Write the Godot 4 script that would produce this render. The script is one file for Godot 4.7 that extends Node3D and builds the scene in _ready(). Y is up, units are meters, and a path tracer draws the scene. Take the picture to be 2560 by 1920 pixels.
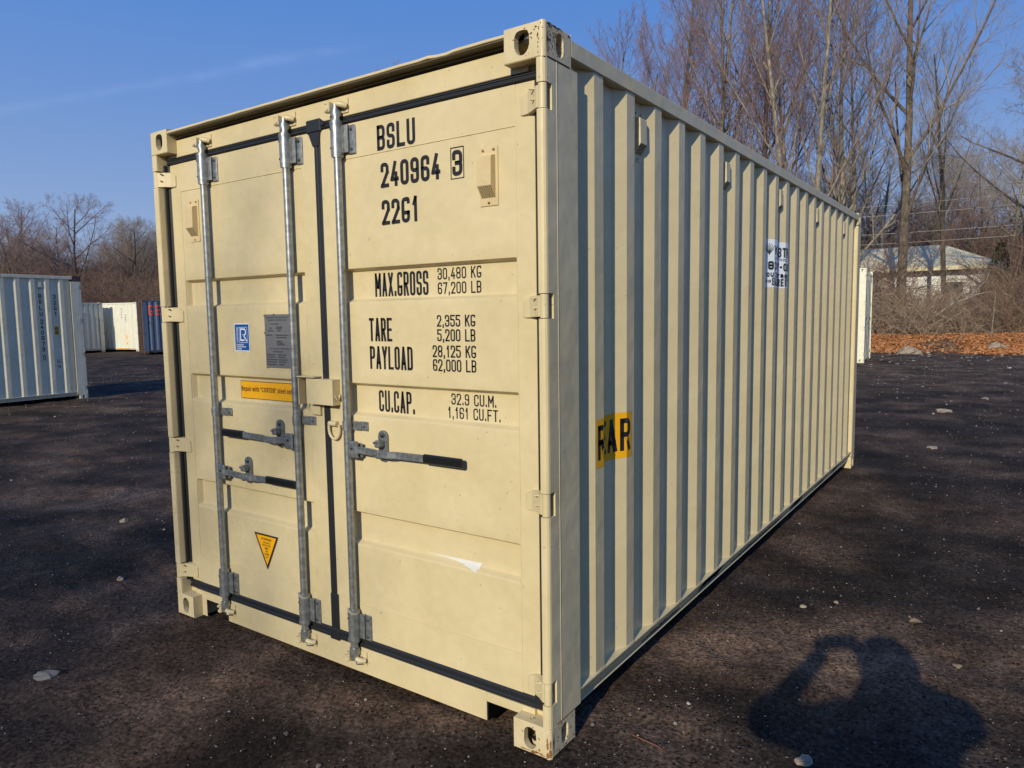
extends Node3D
# A cream twenty-foot container in a dark gravel yard, low winter sun behind the photographer. Metres; door plane faces +z, long side faces +x.

var M := {}            # materials
var noise_a := FastNoiseLite.new()
var noise_b := FastNoiseLite.new()
var noise_c := FastNoiseLite.new()
var cache := {}
const W := 2.438
const L := 6.058
const H := 2.591

# ------------------------------------------------------------------ mesh builder
class MB:
	var v := PackedVector3Array()
	var n := PackedVector3Array()
	var u := PackedVector2Array()
	var ix := PackedInt32Array()
	func count() -> int:
		return v.size()
	func tri(a: Vector3, b: Vector3, c: Vector3, out: Vector3) -> void:
		var k := v.size()
		var g := (b - a).cross(c - a)
		var nn := g.normalized()
		if g.dot(out) < 0.0:
			nn = -nn
			v.append_array([a, b, c])
		else:
			v.append_array([a, c, b])
		n.append_array([nn, nn, nn])
		ix.append_array([k, k + 1, k + 2])
	func quad(a: Vector3, b: Vector3, c: Vector3, d: Vector3, out: Vector3) -> void:
		var k := v.size()
		var g := (b - a).cross(c - a)
		if g.length_squared() < 1e-16:
			g = (c - a).cross(d - a)
		var nn := g.normalized()
		if g.dot(out) < 0.0:
			nn = -nn
			v.append_array([a, b, c, d])
		else:
			v.append_array([a, d, c, b])
		n.append_array([nn, nn, nn, nn])
		ix.append_array([k, k + 1, k + 2, k, k + 2, k + 3])
	# a box with chamfered edges, c its middle, s its size
	func box(c: Vector3, s: Vector3, b := 0.0, t := Basis()) -> void:
		var h := s * 0.5
		b = minf(b, minf(h.x, minf(h.y, h.z)) * 0.9)
		for ax in 3:
			var e := [Vector3.RIGHT, Vector3.UP, Vector3.BACK]
			var A: Vector3 = e[ax]
			var B: Vector3 = e[(ax + 1) % 3]
			var C: Vector3 = e[(ax + 2) % 3]
			var hb := h[(ax + 1) % 3]
			var hc := h[(ax + 2) % 3]
			var ha := h[ax]
			for sg in [-1.0, 1.0]:
				var o: Vector3 = A * ha * sg
				var p := hb - b
				var q := hc - b
				quad(c + t * (o - B * p - C * q), c + t * (o + B * p - C * q), c + t * (o + B * p + C * q), c + t * (o - B * p + C * q), t * (A * sg))
			if b > 0.0:
				for s1 in [-1.0, 1.0]:
					for s2 in [-1.0, 1.0]:
						var q1: Vector3 = B * hb * s1 + C * (hc - b) * s2
						var q2: Vector3 = B * (hb - b) * s1 + C * hc * s2
						var l: Vector3 = A * (ha - b)
						quad(c + t * (q1 - l), c + t * (q1 + l), c + t * (q2 + l), c + t * (q2 - l), t * (B * s1 + C * s2))
		if b > 0.0:
			for s1 in [-1.0, 1.0]:
				for s2 in [-1.0, 1.0]:
					for s3 in [-1.0, 1.0]:
						var k := Vector3(s1, s2, s3)
						tri(c + t * (k * Vector3(h.x, h.y - b, h.z - b)), c + t * (k * Vector3(h.x - b, h.y, h.z - b)), c + t * (k * Vector3(h.x - b, h.y - b, h.z)), t * k)
	func box2(lo: Vector3, hi: Vector3, b := 0.0) -> void:
		box((lo + hi) * 0.5, (hi - lo).abs(), b)
	# a smooth tube through points
	func tube(p: PackedVector3Array, r: PackedFloat32Array, sides: int, caps := true) -> void:
		var m := p.size()
		var up := Vector3.UP
		var d0 := (p[1] - p[0]).normalized()
		if absf(d0.y) > 0.9:
			up = Vector3.RIGHT
		var side := d0.cross(up).normalized()
		var k0 := v.size()
		for i in m:
			var d := (p[mini(i + 1, m - 1)] - p[maxi(i - 1, 0)])
			if d.length_squared() < 1e-14:
				d = d0
			d = d.normalized()
			side = (side - d * side.dot(d)).normalized()
			var o := d.cross(side)
			for j in sides:
				var a := TAU * j / sides
				var w := side * cos(a) + o * sin(a)
				v.push_back(p[i] + w * r[i])
				n.push_back(w)
		for i in m - 1:
			for j in sides:
				var a := k0 + i * sides + j
				var b := k0 + i * sides + (j + 1) % sides
				ix.append_array([a, b + sides, b, a, a + sides, b + sides])
		if caps:
			for e in [0, m - 1]:
				var nn: Vector3 = (p[0] - p[1]).normalized() if e == 0 else (p[m - 1] - p[m - 2]).normalized()
				var k := v.size()
				for j in sides:
					v.push_back(v[k0 + e * sides + j])
					n.push_back(nn)
				for j in range(1, sides - 1):
					if e == 0:
						ix.append_array([k, k + j, k + j + 1])
					else:
						ix.append_array([k, k + j + 1, k + j])
	func cyl(a: Vector3, b: Vector3, r: float, sides := 16) -> void:
		tube(PackedVector3Array([a, b]), PackedFloat32Array([r, r]), sides)
	# a turned shape: list of [distance along the axis from a, radius], each ring doubled for a crisp edge
	func lathe(a: Vector3, dir: Vector3, prof: Array, sides := 18) -> void:
		for i in prof.size() - 1:
			var p: Array = prof[i]
			var q: Array = prof[i + 1]
			if absf(p[0] - q[0]) < 1e-6:
				var s := Vector3.UP.cross(dir) if absf(dir.y) < 0.9 else Vector3.RIGHT
				s = s.normalized()
				var o := dir.cross(s)
				var c: Vector3 = a + dir * p[0]
				for j in sides:
					var w0 := s * cos(TAU * j / sides) + o * sin(TAU * j / sides)
					var w1 := s * cos(TAU * (j + 1) / sides) + o * sin(TAU * (j + 1) / sides)
					quad(c + w0 * p[1], c + w1 * p[1], c + w1 * q[1], c + w0 * q[1], dir * (1.0 if p[1] > q[1] else -1.0))
			else:
				tube(PackedVector3Array([a + dir * p[0], a + dir * q[0]]), PackedFloat32Array([p[1], q[1]]), sides, false)
	# extrude a polygon: pts are (u, w) on axes U, V from origin, from d0 to d1 along N
	func prism(pts: PackedVector2Array, o: Vector3, U: Vector3, V: Vector3, N: Vector3, d0: float, d1: float, smooth := false) -> void:
		var t := Geometry2D.triangulate_polygon(pts)
		for e in 2:
			var d := d0 if e == 0 else d1
			var out := N * (1.0 if (e == 1) == (d1 > d0) else -1.0)
			for i in range(0, t.size(), 3):
				var q: Array[Vector3] = []
				for j in 3:
					var p := pts[t[i + j]]
					q.append(o + U * p.x + V * p.y + N * d)
				tri(q[0], q[1], q[2], out)
		var m := pts.size()
		var area := 0.0
		for i in m:
			area += pts[i].cross(pts[(i + 1) % m])
		var sg := 1.0 if area > 0.0 else -1.0
		for i in m:
			var a := pts[i]
			var b := pts[(i + 1) % m]
			var e := (b - a)
			var nn := Vector2(e.y, -e.x) * sg
			var A := o + U * a.x + V * a.y
			var B := o + U * b.x + V * b.y
			quad(A + N * d0, B + N * d0, B + N * d1, A + N * d1, U * nn.x + V * nn.y)
	# a dome: bolt head or rivet
	func dome(c: Vector3, dir: Vector3, r: float, h: float, sides := 10) -> void:
		var p := PackedVector3Array()
		var q := PackedFloat32Array()
		for i in 5:
			var a := i / 4.0 * PI * 0.5
			p.push_back(c + dir * (h * sin(a)))
			q.push_back(r * maxf(cos(a), 0.02))
		tube(p, q, sides, true)
	func commit() -> ArrayMesh:
		var a := []
		a.resize(Mesh.ARRAY_MAX)
		a[Mesh.ARRAY_VERTEX] = v
		a[Mesh.ARRAY_NORMAL] = n
		if u.size() == v.size():
			a[Mesh.ARRAY_TEX_UV] = u
		a[Mesh.ARRAY_INDEX] = ix
		var m := ArrayMesh.new()
		m.add_surface_from_arrays(Mesh.PRIMITIVE_TRIANGLES, a)
		return m

# ------------------------------------------------------------------ scene tree helpers
var used := {}
func numbered(called: String) -> String:
	if not used.has(called):
		used[called] = 0
		return called
	used[called] += 1
	return "%s_%03d" % [called, used[called]]

func tag(o: Node, label := "", category := "", group := "", kind := "") -> Node:
	if label: o.set_meta("label", label)
	if category: o.set_meta("category", category)
	if group: o.set_meta("group", group)
	if kind: o.set_meta("kind", kind)
	return o

func base(called: String, at: Vector3, turn := 0.0) -> Node3D:
	var o := Node3D.new()
	o.name = numbered(called)
	add_child(o)
	o.position = at
	o.rotation.y = turn
	return o

func part(called: String, mesh: Mesh, m: Material, parent: Node, label := "") -> MeshInstance3D:
	var o := MeshInstance3D.new()
	o.mesh = mesh
	o.material_override = m
	var taken := false
	for c in parent.get_children():
		if c.name == called:
			taken = true
			break
	if taken:
		var k := 1
		while parent.has_node("%s_%03d" % [called, k]):
			k += 1
		o.name = "%s_%03d" % [called, k]
	else:
		o.name = called
	parent.add_child(o, true)
	if label: o.set_meta("label", label)
	return o

func build(called: String, b: MB, m: Material, parent: Node, label := "") -> MeshInstance3D:
	return part(called, b.commit(), m, parent, label)

func single(called: String, mesh: Mesh, m: Material, label: String, category: String, group := "") -> MeshInstance3D:
	var o := MeshInstance3D.new()
	o.mesh = mesh
	o.material_override = m
	o.name = numbered(called)
	add_child(o)
	tag(o, label, category, group)
	return o

# ------------------------------------------------------------------ materials
func lin(r: float, g: float, b: float) -> Color:
	return Color(r, g, b).linear_to_srgb()

func mat(r: float, g: float, b: float, rough := 0.6, metal := 0.0) -> StandardMaterial3D:
	var m := StandardMaterial3D.new()
	m.albedo_color = lin(r, g, b)
	m.roughness = rough
	m.metallic = metal
	return m

func fnl(sd: int, freq: float, oct := 4, kind := FastNoiseLite.TYPE_SIMPLEX_SMOOTH) -> FastNoiseLite:
	var f := FastNoiseLite.new()
	f.seed = sd
	f.noise_type = kind
	f.frequency = freq
	f.fractal_octaves = oct
	return f

func seamless(sd: int, size: int, freq: float, oct := 4, kind := FastNoiseLite.TYPE_SIMPLEX_SMOOTH) -> PackedByteArray:
	return fnl(sd, freq, oct, kind).get_seamless_image(size, size).get_data()

func tex_of(img: Image) -> ImageTexture:
	return ImageTexture.create_from_image(img)

# paint: near-white multiplier with faint mottling, dust streaks and a few specks; amount of chipped rust
func paint_textures(sd: int, rust: float) -> Array:
	var s := 512
	var a := seamless(sd, s, 0.006, 3)
	var b := seamless(sd + 1, s, 0.05, 3)
	var c := seamless(sd + 2, s, 0.018, 5)
	var img := Image.create_empty(s, s, false, Image.FORMAT_RGB8)
	var px := PackedByteArray()
	px.resize(s * s * 3)
	var ro := PackedByteArray()
	ro.resize(s * s)
	for i in s * s:
		var k := 0.955 + 0.05 * (a[i] / 255.0 - 0.5) + 0.035 * (b[i] / 255.0 - 0.5)
		var r := k
		var g := k * 0.998
		var l := k * (0.985 + 0.03 * (a[i] / 255.0 - 0.5))
		if rust > 0.0:
			var t := smoothstep(1.0 - rust - 0.05, 1.0 - rust + 0.03, c[i] / 255.0 * 0.8 + b[i] / 255.0 * 0.2)
			r = lerpf(r, 0.42, t)
			g = lerpf(g, 0.24, t)
			l = lerpf(l, 0.16, t)
		px[i * 3] = int(clampf(r, 0, 1) * 255)
		px[i * 3 + 1] = int(clampf(g, 0, 1) * 255)
		px[i * 3 + 2] = int(clampf(l, 0, 1) * 255)
		ro[i] = int(clampf(0.86 + 0.5 * (c[i] / 255.0 - 0.5), 0, 1) * 255)
	var rng := RandomNumberGenerator.new()
	rng.seed = sd
	for q in 90:      # dust specks and small chips
		var x := rng.randi_range(2, s - 3)
		var y := rng.randi_range(2, s - 3)
		var dk := rng.randf_range(0.7, 0.92)
		for e in [[0, 0], [1, 0], [0, 1]]:
			if rng.randf() < 0.3: continue
			var i: int = ((y + e[1]) * s + x + e[0]) * 3
			for ch in 3:
				px[i + ch] = int(px[i + ch] * dk)
	img.set_data(s, s, false, Image.FORMAT_RGB8, px)
	var rimg := Image.create_from_data(s, s, false, Image.FORMAT_L8, ro)
	return [tex_of(img), tex_of(rimg)]

func normal_tex(sd: int, freq: float, strength: float, size := 256, oct := 3) -> ImageTexture:
	var im := fnl(sd, freq, oct).get_seamless_image(size, size)
	im.convert(Image.FORMAT_RGBA8)
	im.bump_map_to_normal_map(strength)
	return tex_of(im)

func paint(r: float, g: float, b: float, tx: Array, rough := 0.5, scale := 0.62) -> StandardMaterial3D:
	var m := mat(r, g, b, rough)
	m.albedo_texture = tx[0]
	m.roughness_texture = tx[1]
	m.uv1_triplanar = true
	m.uv1_scale = Vector3.ONE * scale
	m.normal_enabled = true
	m.normal_texture = M_n_paint
	m.normal_scale = 0.22
	return m
var M_n_paint: ImageTexture

func make_materials() -> void:
	M_n_paint = normal_tex(77, 0.03, 2.0)
	var p0 := paint_textures(3, 0.0)
	var p1 := paint_textures(9, 0.2)
	M.cream = paint(0.68, 0.56, 0.335, p0, 0.5)
	M.cream_worn = paint(0.66, 0.545, 0.335, p1, 0.62, 2.6)
	M.vent = paint(0.66, 0.515, 0.29, p0, 0.6, 2.0)
	M.ivory = paint(0.80, 0.76, 0.60, p0, 0.5)
	M.grey_white = paint(0.76, 0.69, 0.52, p0, 0.6)
	M.slot_brown = paint(0.10, 0.078, 0.04, p0, 0.8)  # dark brown for the slot back and the underside of the lip
	M.white = paint(0.80, 0.77, 0.66, p0, 0.55)
	M.blue = paint(0.05, 0.08, 0.16, paint_textures(21, 0.22), 0.6, 0.35)
	M.brown = paint(0.10, 0.05, 0.03, p1, 0.75, 1.0)
	M.grey_door = paint(0.30, 0.31, 0.36, p0, 0.5)
	M.dark = mat(0.010, 0.010, 0.011, 1.0)
	M.dark.metallic_specular = 0.0
	M.undercoat = mat(0.006, 0.006, 0.007, 1.0)  # undercoat black; also paints the shade in the fork pockets
	M.undercoat.metallic_specular = 0.0
	M.rubber = mat(0.014, 0.015, 0.018, 0.5)
	M.grip = mat(0.006, 0.006, 0.006, 0.42)
	M.ink = mat(0.008, 0.008, 0.011, 0.55)
	M.ink_grey = mat(0.05, 0.055, 0.055, 0.6)
	M.ink_brown = mat(0.035, 0.012, 0.01, 0.6)
	M.yellow = mat(0.84, 0.40, 0.006, 0.45)
	M.sticker_white = mat(0.74, 0.76, 0.80, 0.35)
	M.sticker_blue = mat(0.005, 0.075, 0.30, 0.4)
	M.red = mat(0.55, 0.06, 0.04, 0.6)
	M.plate = mat(0.155, 0.155, 0.165, 0.6, 0.2)
	M.plate_ink = mat(0.035, 0.035, 0.04, 0.6)
	M.plate_line = mat(0.24, 0.24, 0.25, 0.6)
	M.rust = mat(0.26, 0.115, 0.04, 0.9)
	M.rust_dark = mat(0.07, 0.03, 0.015, 0.9)
	M.zinc = mat(0.46, 0.475, 0.47, 0.40, 0.72)
	var z := seamless(55, 256, 0.035, 4, FastNoiseLite.TYPE_CELLULAR)
	var zi := Image.create_empty(256, 256, false, Image.FORMAT_L8)
	var zb := PackedByteArray()
	zb.resize(65536)
	for i in 65536:
		zb[i] = int(lerpf(185.0, 255.0, z[i] / 255.0))
	zi.set_data(256, 256, false, Image.FORMAT_L8, zb)
	M.zinc.albedo_texture = tex_of(zi)
	M.zinc.roughness_texture = tex_of(zi)
	M.zinc.uv1_triplanar = true
	M.zinc.uv1_scale = Vector3.ONE * 5.0
	M.zinc.roughness = 0.46
	M.zinc_dull = M.zinc.duplicate()
	M.zinc_dull.albedo_color = lin(0.33, 0.345, 0.35)
	M.zinc_dull.roughness = 0.62
	M.rope = mat(0.30, 0.27, 0.22, 0.95)
	M.bark_pale = bark(0.46, 0.395, 0.31, 31)
	M.bark_brown = bark(0.27, 0.21, 0.16, 33)
	M.bark_dark = bark(0.14, 0.11, 0.09, 35)
	M.twig_red = mat(0.235, 0.15, 0.135, 0.85)
	M.twig_tan = mat(0.33, 0.26, 0.195, 0.9)
	M.twig_grey = mat(0.27, 0.23, 0.195, 0.9)
	M.brush_brown = mat(0.25, 0.175, 0.12, 0.95)
	M.brush_red = mat(0.21, 0.13, 0.095, 0.95)
	M.brush_tan = mat(0.34, 0.25, 0.17, 0.95)

func bark(r: float, g: float, b: float, sd: int) -> StandardMaterial3D:
	var m := mat(r, g, b, 0.95)
	var im := fnl(sd, 0.02, 5).get_seamless_image(256, 256)
	var d := im.get_data()
	for i in d.size():
		d[i] = int(lerpf(120.0, 255.0, d[i] / 255.0))
	m.albedo_texture = tex_of(Image.create_from_data(256, 256, false, Image.FORMAT_L8, d))
	m.uv1_triplanar = true
	m.uv1_scale = Vector3(1.4, 0.5, 1.4)
	return m

# ------------------------------------------------------------------ lettering: glyphs drawn as strokes on an 8 by 8 grid, o after a point rounds it, z closes
const GLYPH := {
	"0": "00o80o88o08oz", "1": "265850", "2": "0608o88o850080", "3": "0608o88o84o34 3484o80o00o02", "4": "580282 6460", "5": "88080585o80o00o02",
	"6": "0484o80o00o08o88o86", "7": "088830", "8": "04o08o88o84oz 04o00o80o84oz", "9": "8404o08o88o80o00o02",
	"A": "004880 1272", "B": "000888o84o04 0484o80o00", "C": "8688o08o00o80o82", "D": "000888o80o00", "E": "88080080 0474", "F": "880800 0464",
	"G": "8788o08o00o80o8343", "H": "0008 8880 0484", "I": "4840", "K": "0008 8803 3580", "L": "080080", "M": "0008438880", "N": "00088088", "O": "00o80o88o08oz",
	"P": "000888o84o04", "R": "000888o84o04 4480", "S": "8688o08o04o84o80o00o02", "T": "0888 4840", "U": "0800o80o88", "V": "084088", "X": "0088 0880", "Y": "084488 4440",
	".": "4041", ",": "4130", "-": "1474", "o": "00o80o85o05oz", "u": "0500o80o85 8580", "t": "2820o60 0555", "r": "0500 0305o75", "a": "0585o80 8300o03o83", "s": "8505o03 0383o80o00", "g": "8505o01o81 858000", "e": "0383o85o05o00o80"}
const GLYPH_W := {"M": 1.2, "1": 0.8, ".": 0.35, ",": 0.4, " ": 0.62, "I": 0.3, "-": 0.7, "t": 0.6, "r": 0.7}

# strokes of a text set to fill x0..x1, y0..y1: an array of point lists
func strokes(text: String, x0: float, x1: float, y0: float, y1: float, w: float) -> Array:
	var total := 0.0
	var gap := 0.23
	for i in text.length():
		total += GLYPH_W.get(text[i], 1.0) + (gap if i else 0.0)
	var k := (x1 - x0) / total
	var x := x0
	var out := []
	for i in text.length():
		var gw: float = GLYPH_W.get(text[i], 1.0) * k
		var def: String = GLYPH.get(text[i], "")
		for s in def.split(" ", false):
			var pts: Array[Vector2] = []
			var rnd: Array[bool] = []
			var closed: bool = s.ends_with("z")
			var j := 0
			while j < s.length():
				if s[j] == "z": break
				var p := Vector2(s[j].to_int() / 8.0, s[j + 1].to_int() / 8.0)
				if text[i] == ",":
					p.y = 0.09 if p.y > 0.05 else -0.13
				pts.append(Vector2(x + w * 0.5 + p.x * maxf(gw - w, 0.0001), y0 + w * 0.5 + p.y * (y1 - y0 - w)))
				j += 2
				if j < s.length() and s[j] == "o":
					rnd.append(true)
					j += 1
				else:
					rnd.append(false)
			if closed:
				out.append(rounded(pts, rnd, true, gw * 0.48))
				continue
			# a new stroke at every corner that is not rounded
			var from := 0
			for q in range(1, pts.size()):
				if q == pts.size() - 1 or not rnd[q]:
					out.append(rounded(pts.slice(from, q + 1), rnd.slice(from, q + 1), false, gw * 0.48))
					from = q
		x += gw + gap * k
	return out

func rounded(p: Array[Vector2], rnd: Array[bool], closed: bool, r: float) -> Array:
	var out: Array[Vector2] = []
	var m := p.size()
	for i in m:
		if not rnd[i] or (not closed and (i == 0 or i == m - 1)):
			out.append(p[i])
			continue
		var a := p[(i - 1 + m) % m]
		var b := p[(i + 1) % m]
		var q := minf(r, minf(a.distance_to(p[i]), b.distance_to(p[i])) * 0.499)
		var s := p[i] + (a - p[i]).normalized() * q
		var e := p[i] + (b - p[i]).normalized() * q
		for t in 7:
			var f := t / 6.0
			out.append(s.lerp(p[i], f).lerp(p[i].lerp(e, f), f))
	if closed:
		out.append(out[0])
	return [out, closed]

# flat ribbon along the strokes; place maps (x, y) to a point, norm to its normal
func letter_mesh(b: MB, st: Array, w: float, place: Callable, norm: Vector3, step := 0.0) -> void:
	for s in st:
		var p: Array = s[0]
		var closed: bool = s[1]
		if step > 0.0:
			var q := []
			for i in p.size() - 1:
				var c := maxi(1, ceili(p[i].distance_to(p[i + 1]) / step))
				for j in c:
					q.append(p[i].lerp(p[i + 1], float(j) / c))
			q.append(p[p.size() - 1])
			p = q
		var m := p.size()
		var lft: Array[Vector2] = []
		var rgt: Array[Vector2] = []
		for i in m:
			var d0: Vector2
			var d1: Vector2
			if i > 0: d0 = (p[i] - p[i - 1]).normalized()
			elif closed: d0 = (p[0] - p[m - 2]).normalized()
			else: d0 = (p[1] - p[0]).normalized()
			if i < m - 1: d1 = (p[i + 1] - p[i]).normalized()
			elif closed: d1 = (p[1] - p[0]).normalized()
			else: d1 = d0
			var t := (d0 + d1)
			t = d1 if t.length_squared() < 1e-6 else t.normalized()
			var nn := Vector2(-t.y, t.x)
			var k := w * 0.5 / maxf(absf(nn.dot(Vector2(-d1.y, d1.x))), 0.45)
			var ext := Vector2.ZERO
			if not closed and i == 0: ext = -d1 * w * 0.5
			if not closed and i == m - 1: ext = d0 * w * 0.5
			lft.append(p[i] + nn * k + ext)
			rgt.append(p[i] - nn * k + ext)
		for i in m - 1:
			b.quad(place.call(rgt[i]), place.call(rgt[i + 1]), place.call(lft[i + 1]), place.call(lft[i]), norm)

# lettering on a plane z = const that faces +z
func door_text(parent: Node, text: String, x0: float, x1: float, y0: float, y1: float, w: float, z: float, m: Material) -> void:
	var b := MB.new()
	letter_mesh(b, strokes(text, x0, x1, y0, y1, w), w, func(p: Vector2) -> Vector3: return Vector3(p.x, p.y, z), Vector3.BACK)
	build("lettering", b, m, parent)

# small print with a system font, x0..x1 wide, base line y
func small_text(parent: Node, text: String, x0: float, x1: float, y: float, h: float, z: float, m: Material, bold := true, turned := false) -> void:
	var t := TextMesh.new()
	var f := SystemFont.new()
	f.font_names = PackedStringArray(["Droid Sans"])
	f.font_weight = 700 if bold else 400
	t.font = f
	t.text = text
	t.font_size = 32
	t.pixel_size = 0.01
	t.depth = 0.0
	t.curve_step = 2.0
	var ar := t.get_mesh_arrays()
	var vs: PackedVector3Array = ar[Mesh.ARRAY_VERTEX]
	if vs.is_empty():
		return
	var lo := vs[0]
	var hi := vs[0]
	for q in vs:
		lo = lo.min(q)
		hi = hi.max(q)
	var b := MB.new()
	for q in vs:
		var k := (q - lo) / (hi - lo).max(Vector3.ONE * 1e-5)
		if turned:
			b.v.push_back(Vector3(x0 - h * k.y, y + (x1 - x0) * k.x, z))
		else:
			b.v.push_back(Vector3(lerpf(x0, x1, k.x), y + h * k.y, z))
		b.n.push_back(Vector3.BACK)
	b.ix = ar[Mesh.ARRAY_INDEX] if ar[Mesh.ARRAY_INDEX] != null else PackedInt32Array(range(vs.size()))
	build("lettering", b, m, parent)

func rect(b: MB, x0: float, x1: float, y0: float, y1: float, z: float) -> void:
	b.quad(Vector3(x0, y0, z), Vector3(x1, y0, z), Vector3(x1, y1, z), Vector3(x0, y1, z), Vector3.BACK)

# ------------------------------------------------------------------ container pieces, in the container's own axes: door end z = 0 facing +z, x from -W to 0, z from 0 to -L
# a face with a hole: rectangle u0..u1, v0..v1 on axes U, V at o, hole outline relative to hole centre c; walls of the hole go in by depth along -N
func holed_face(b: MB, o: Vector3, U: Vector3, V: Vector3, N: Vector3, u0: float, u1: float, v0: float, v1: float, c: Vector2, hole: PackedVector2Array, depth: float) -> void:
	var m := hole.size()
	var outer: Array[Vector2] = []
	for i in m:
		var d := hole[i].normalized()
		var t := 1e9
		if absf(d.x) > 1e-6: t = minf(t, ((u1 if d.x > 0.0 else u0) - c.x) / d.x)
		if absf(d.y) > 1e-6: t = minf(t, ((v1 if d.y > 0.0 else v0) - c.y) / d.y)
		outer.append(c + d * t)
	var corners := [Vector2(u0, v0), Vector2(u1, v0), Vector2(u1, v1), Vector2(u0, v1)]
	for i in m:
		var j := (i + 1) % m
		var hi := c + hole[i]
		var hj := c + hole[j]
		var P := func(p: Vector2) -> Vector3: return o + U * p.x + V * p.y
		b.quad(P.call(outer[i]), P.call(outer[j]), P.call(hj), P.call(hi), N)
		for k: Vector2 in corners:
			var a0 := (outer[i] - c).angle()
			var a1 := (outer[j] - c).angle()
			var ak := (k - c).angle()
			var da := wrapf(a1 - a0, -PI, PI)
			var dk := wrapf(ak - a0, -PI, PI)
			if dk * signf(da) > 1e-5 and absf(dk) < absf(da) - 1e-5:
				b.tri(P.call(outer[i]), P.call(k), P.call(outer[j]), N)
		var inward := c - (hi + hj) * 0.5
		b.quad(P.call(hi), P.call(hj), P.call(hj) - N * depth, P.call(hi) - N * depth, U * inward.x + V * inward.y)

func stadium(w: float, h: float) -> PackedVector2Array:
	var out := PackedVector2Array()
	var r := minf(w, h) * 0.5
	for i in 24:
		var a := TAU * (i + 0.5) / 24.0
		var p := Vector2(cos(a), sin(a)) * r
		if h > w: p.y += signf(p.y) * (h - w) * 0.5
		else: p.x += signf(p.x) * (w - h) * 0.5
		out.append(p)
	return out

func shield(w: float, h: float) -> PackedVector2Array:
	var out := PackedVector2Array()
	for p in [[0.5, 0.1], [0.48, 0.30], [0.36, 0.45], [0.16, 0.5], [-0.16, 0.5], [-0.36, 0.45], [-0.48, 0.30], [-0.5, 0.1], [-0.49, -0.12], [-0.42, -0.28], [-0.3, -0.4], [-0.12, -0.49], [0.12, -0.49], [0.3, -0.4], [0.42, -0.28], [0.49, -0.12]]:
		out.append(Vector2(p[0] * w, p[1] * h))
	return out

# outer corner at (x, y0, z); sx, sz = +1/-1 say where outside is
func casting_mesh(sx: float, sz: float, top: bool) -> ArrayMesh:
	var b := MB.new()
	var X := Vector3.RIGHT * sx
	var Z := Vector3.BACK * sz
	var Y := Vector3.UP
	var r := 0.016
	var h := 0.118
	var lw := 0.162
	var ll := 0.178
	var y0 := 0.0
	# local: origin at the outer corner; inside goes along -X and -Z
	var front: PackedVector2Array = shield(0.062, 0.082) if top else stadium(0.054, 0.084)
	holed_face(b, Vector3.ZERO, X, Y, Z, -lw, -r, y0 + 0.004, y0 + h - 0.004, Vector2(-0.089, 0.059), front, 0.026)
	holed_face(b, Vector3.ZERO, Z, Y, X, -ll, -r, y0 + 0.004, y0 + h - 0.004, Vector2(-0.102, 0.059), stadium(0.05, 0.08), 0.026)
	var ty := h if top else 0.0
	var N := Y if top else -Y
	holed_face(b, Vector3(0, ty, 0), X, Z, N, -lw, -0.004, -ll, -0.004, Vector2(-0.089, -0.102), stadium(0.064, 0.124), 0.026)
	# chamfers above and below, other faces
	for e in [[0.004, 0.0], [h - 0.004, h]]:
		b.quad(-X * lw + Y * e[0], -X * r + Y * e[0], -X * r - Z * 0.004 + Y * e[1], -X * lw - Z * 0.004 + Y * e[1], Z)
		b.quad(-Z * ll + Y * e[0], -Z * r + Y * e[0], -Z * r - X * 0.004 + Y * e[1], -Z * ll - X * 0.004 + Y * e[1], X)
	b.quad(-X * lw, -X * lw - Z * ll, -X * lw - Z * ll + Y * h, -X * lw + Y * h, -X)
	b.quad(-Z * ll, -Z * ll - X * lw, -Z * ll - X * lw + Y * h, -Z * ll + Y * h, -Z)
	var oy := 0.0 if top else h
	b.quad(Y * oy, Y * oy - X * lw, Y * oy - X * lw - Z * ll, Y * oy - Z * ll, -N)
	var c := -X * r - Z * r
	for i in 6:
		var a0 := PI * 0.5 * i / 6.0
		var a1 := PI * 0.5 * (i + 1) / 6.0
		var p0 := c + (X * cos(a0) + Z * sin(a0)) * r
		var p1 := c + (X * cos(a1) + Z * sin(a1)) * r
		b.quad(p0, p1, p1 + Y * h, p0 + Y * h, X * cos((a0 + a1) / 2) + Z * sin((a0 + a1) / 2))
		var q := Y * (h if top else 0.0)
		b.tri(p0 + q, p1 + q, c + q, N)
	return b.commit()

const POST_Y0 := 0.118
const POST_Y1 := 2.473
const HINGES := [2.350, 1.647, 0.945, 0.245]
const HINGE_H := 0.087

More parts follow.
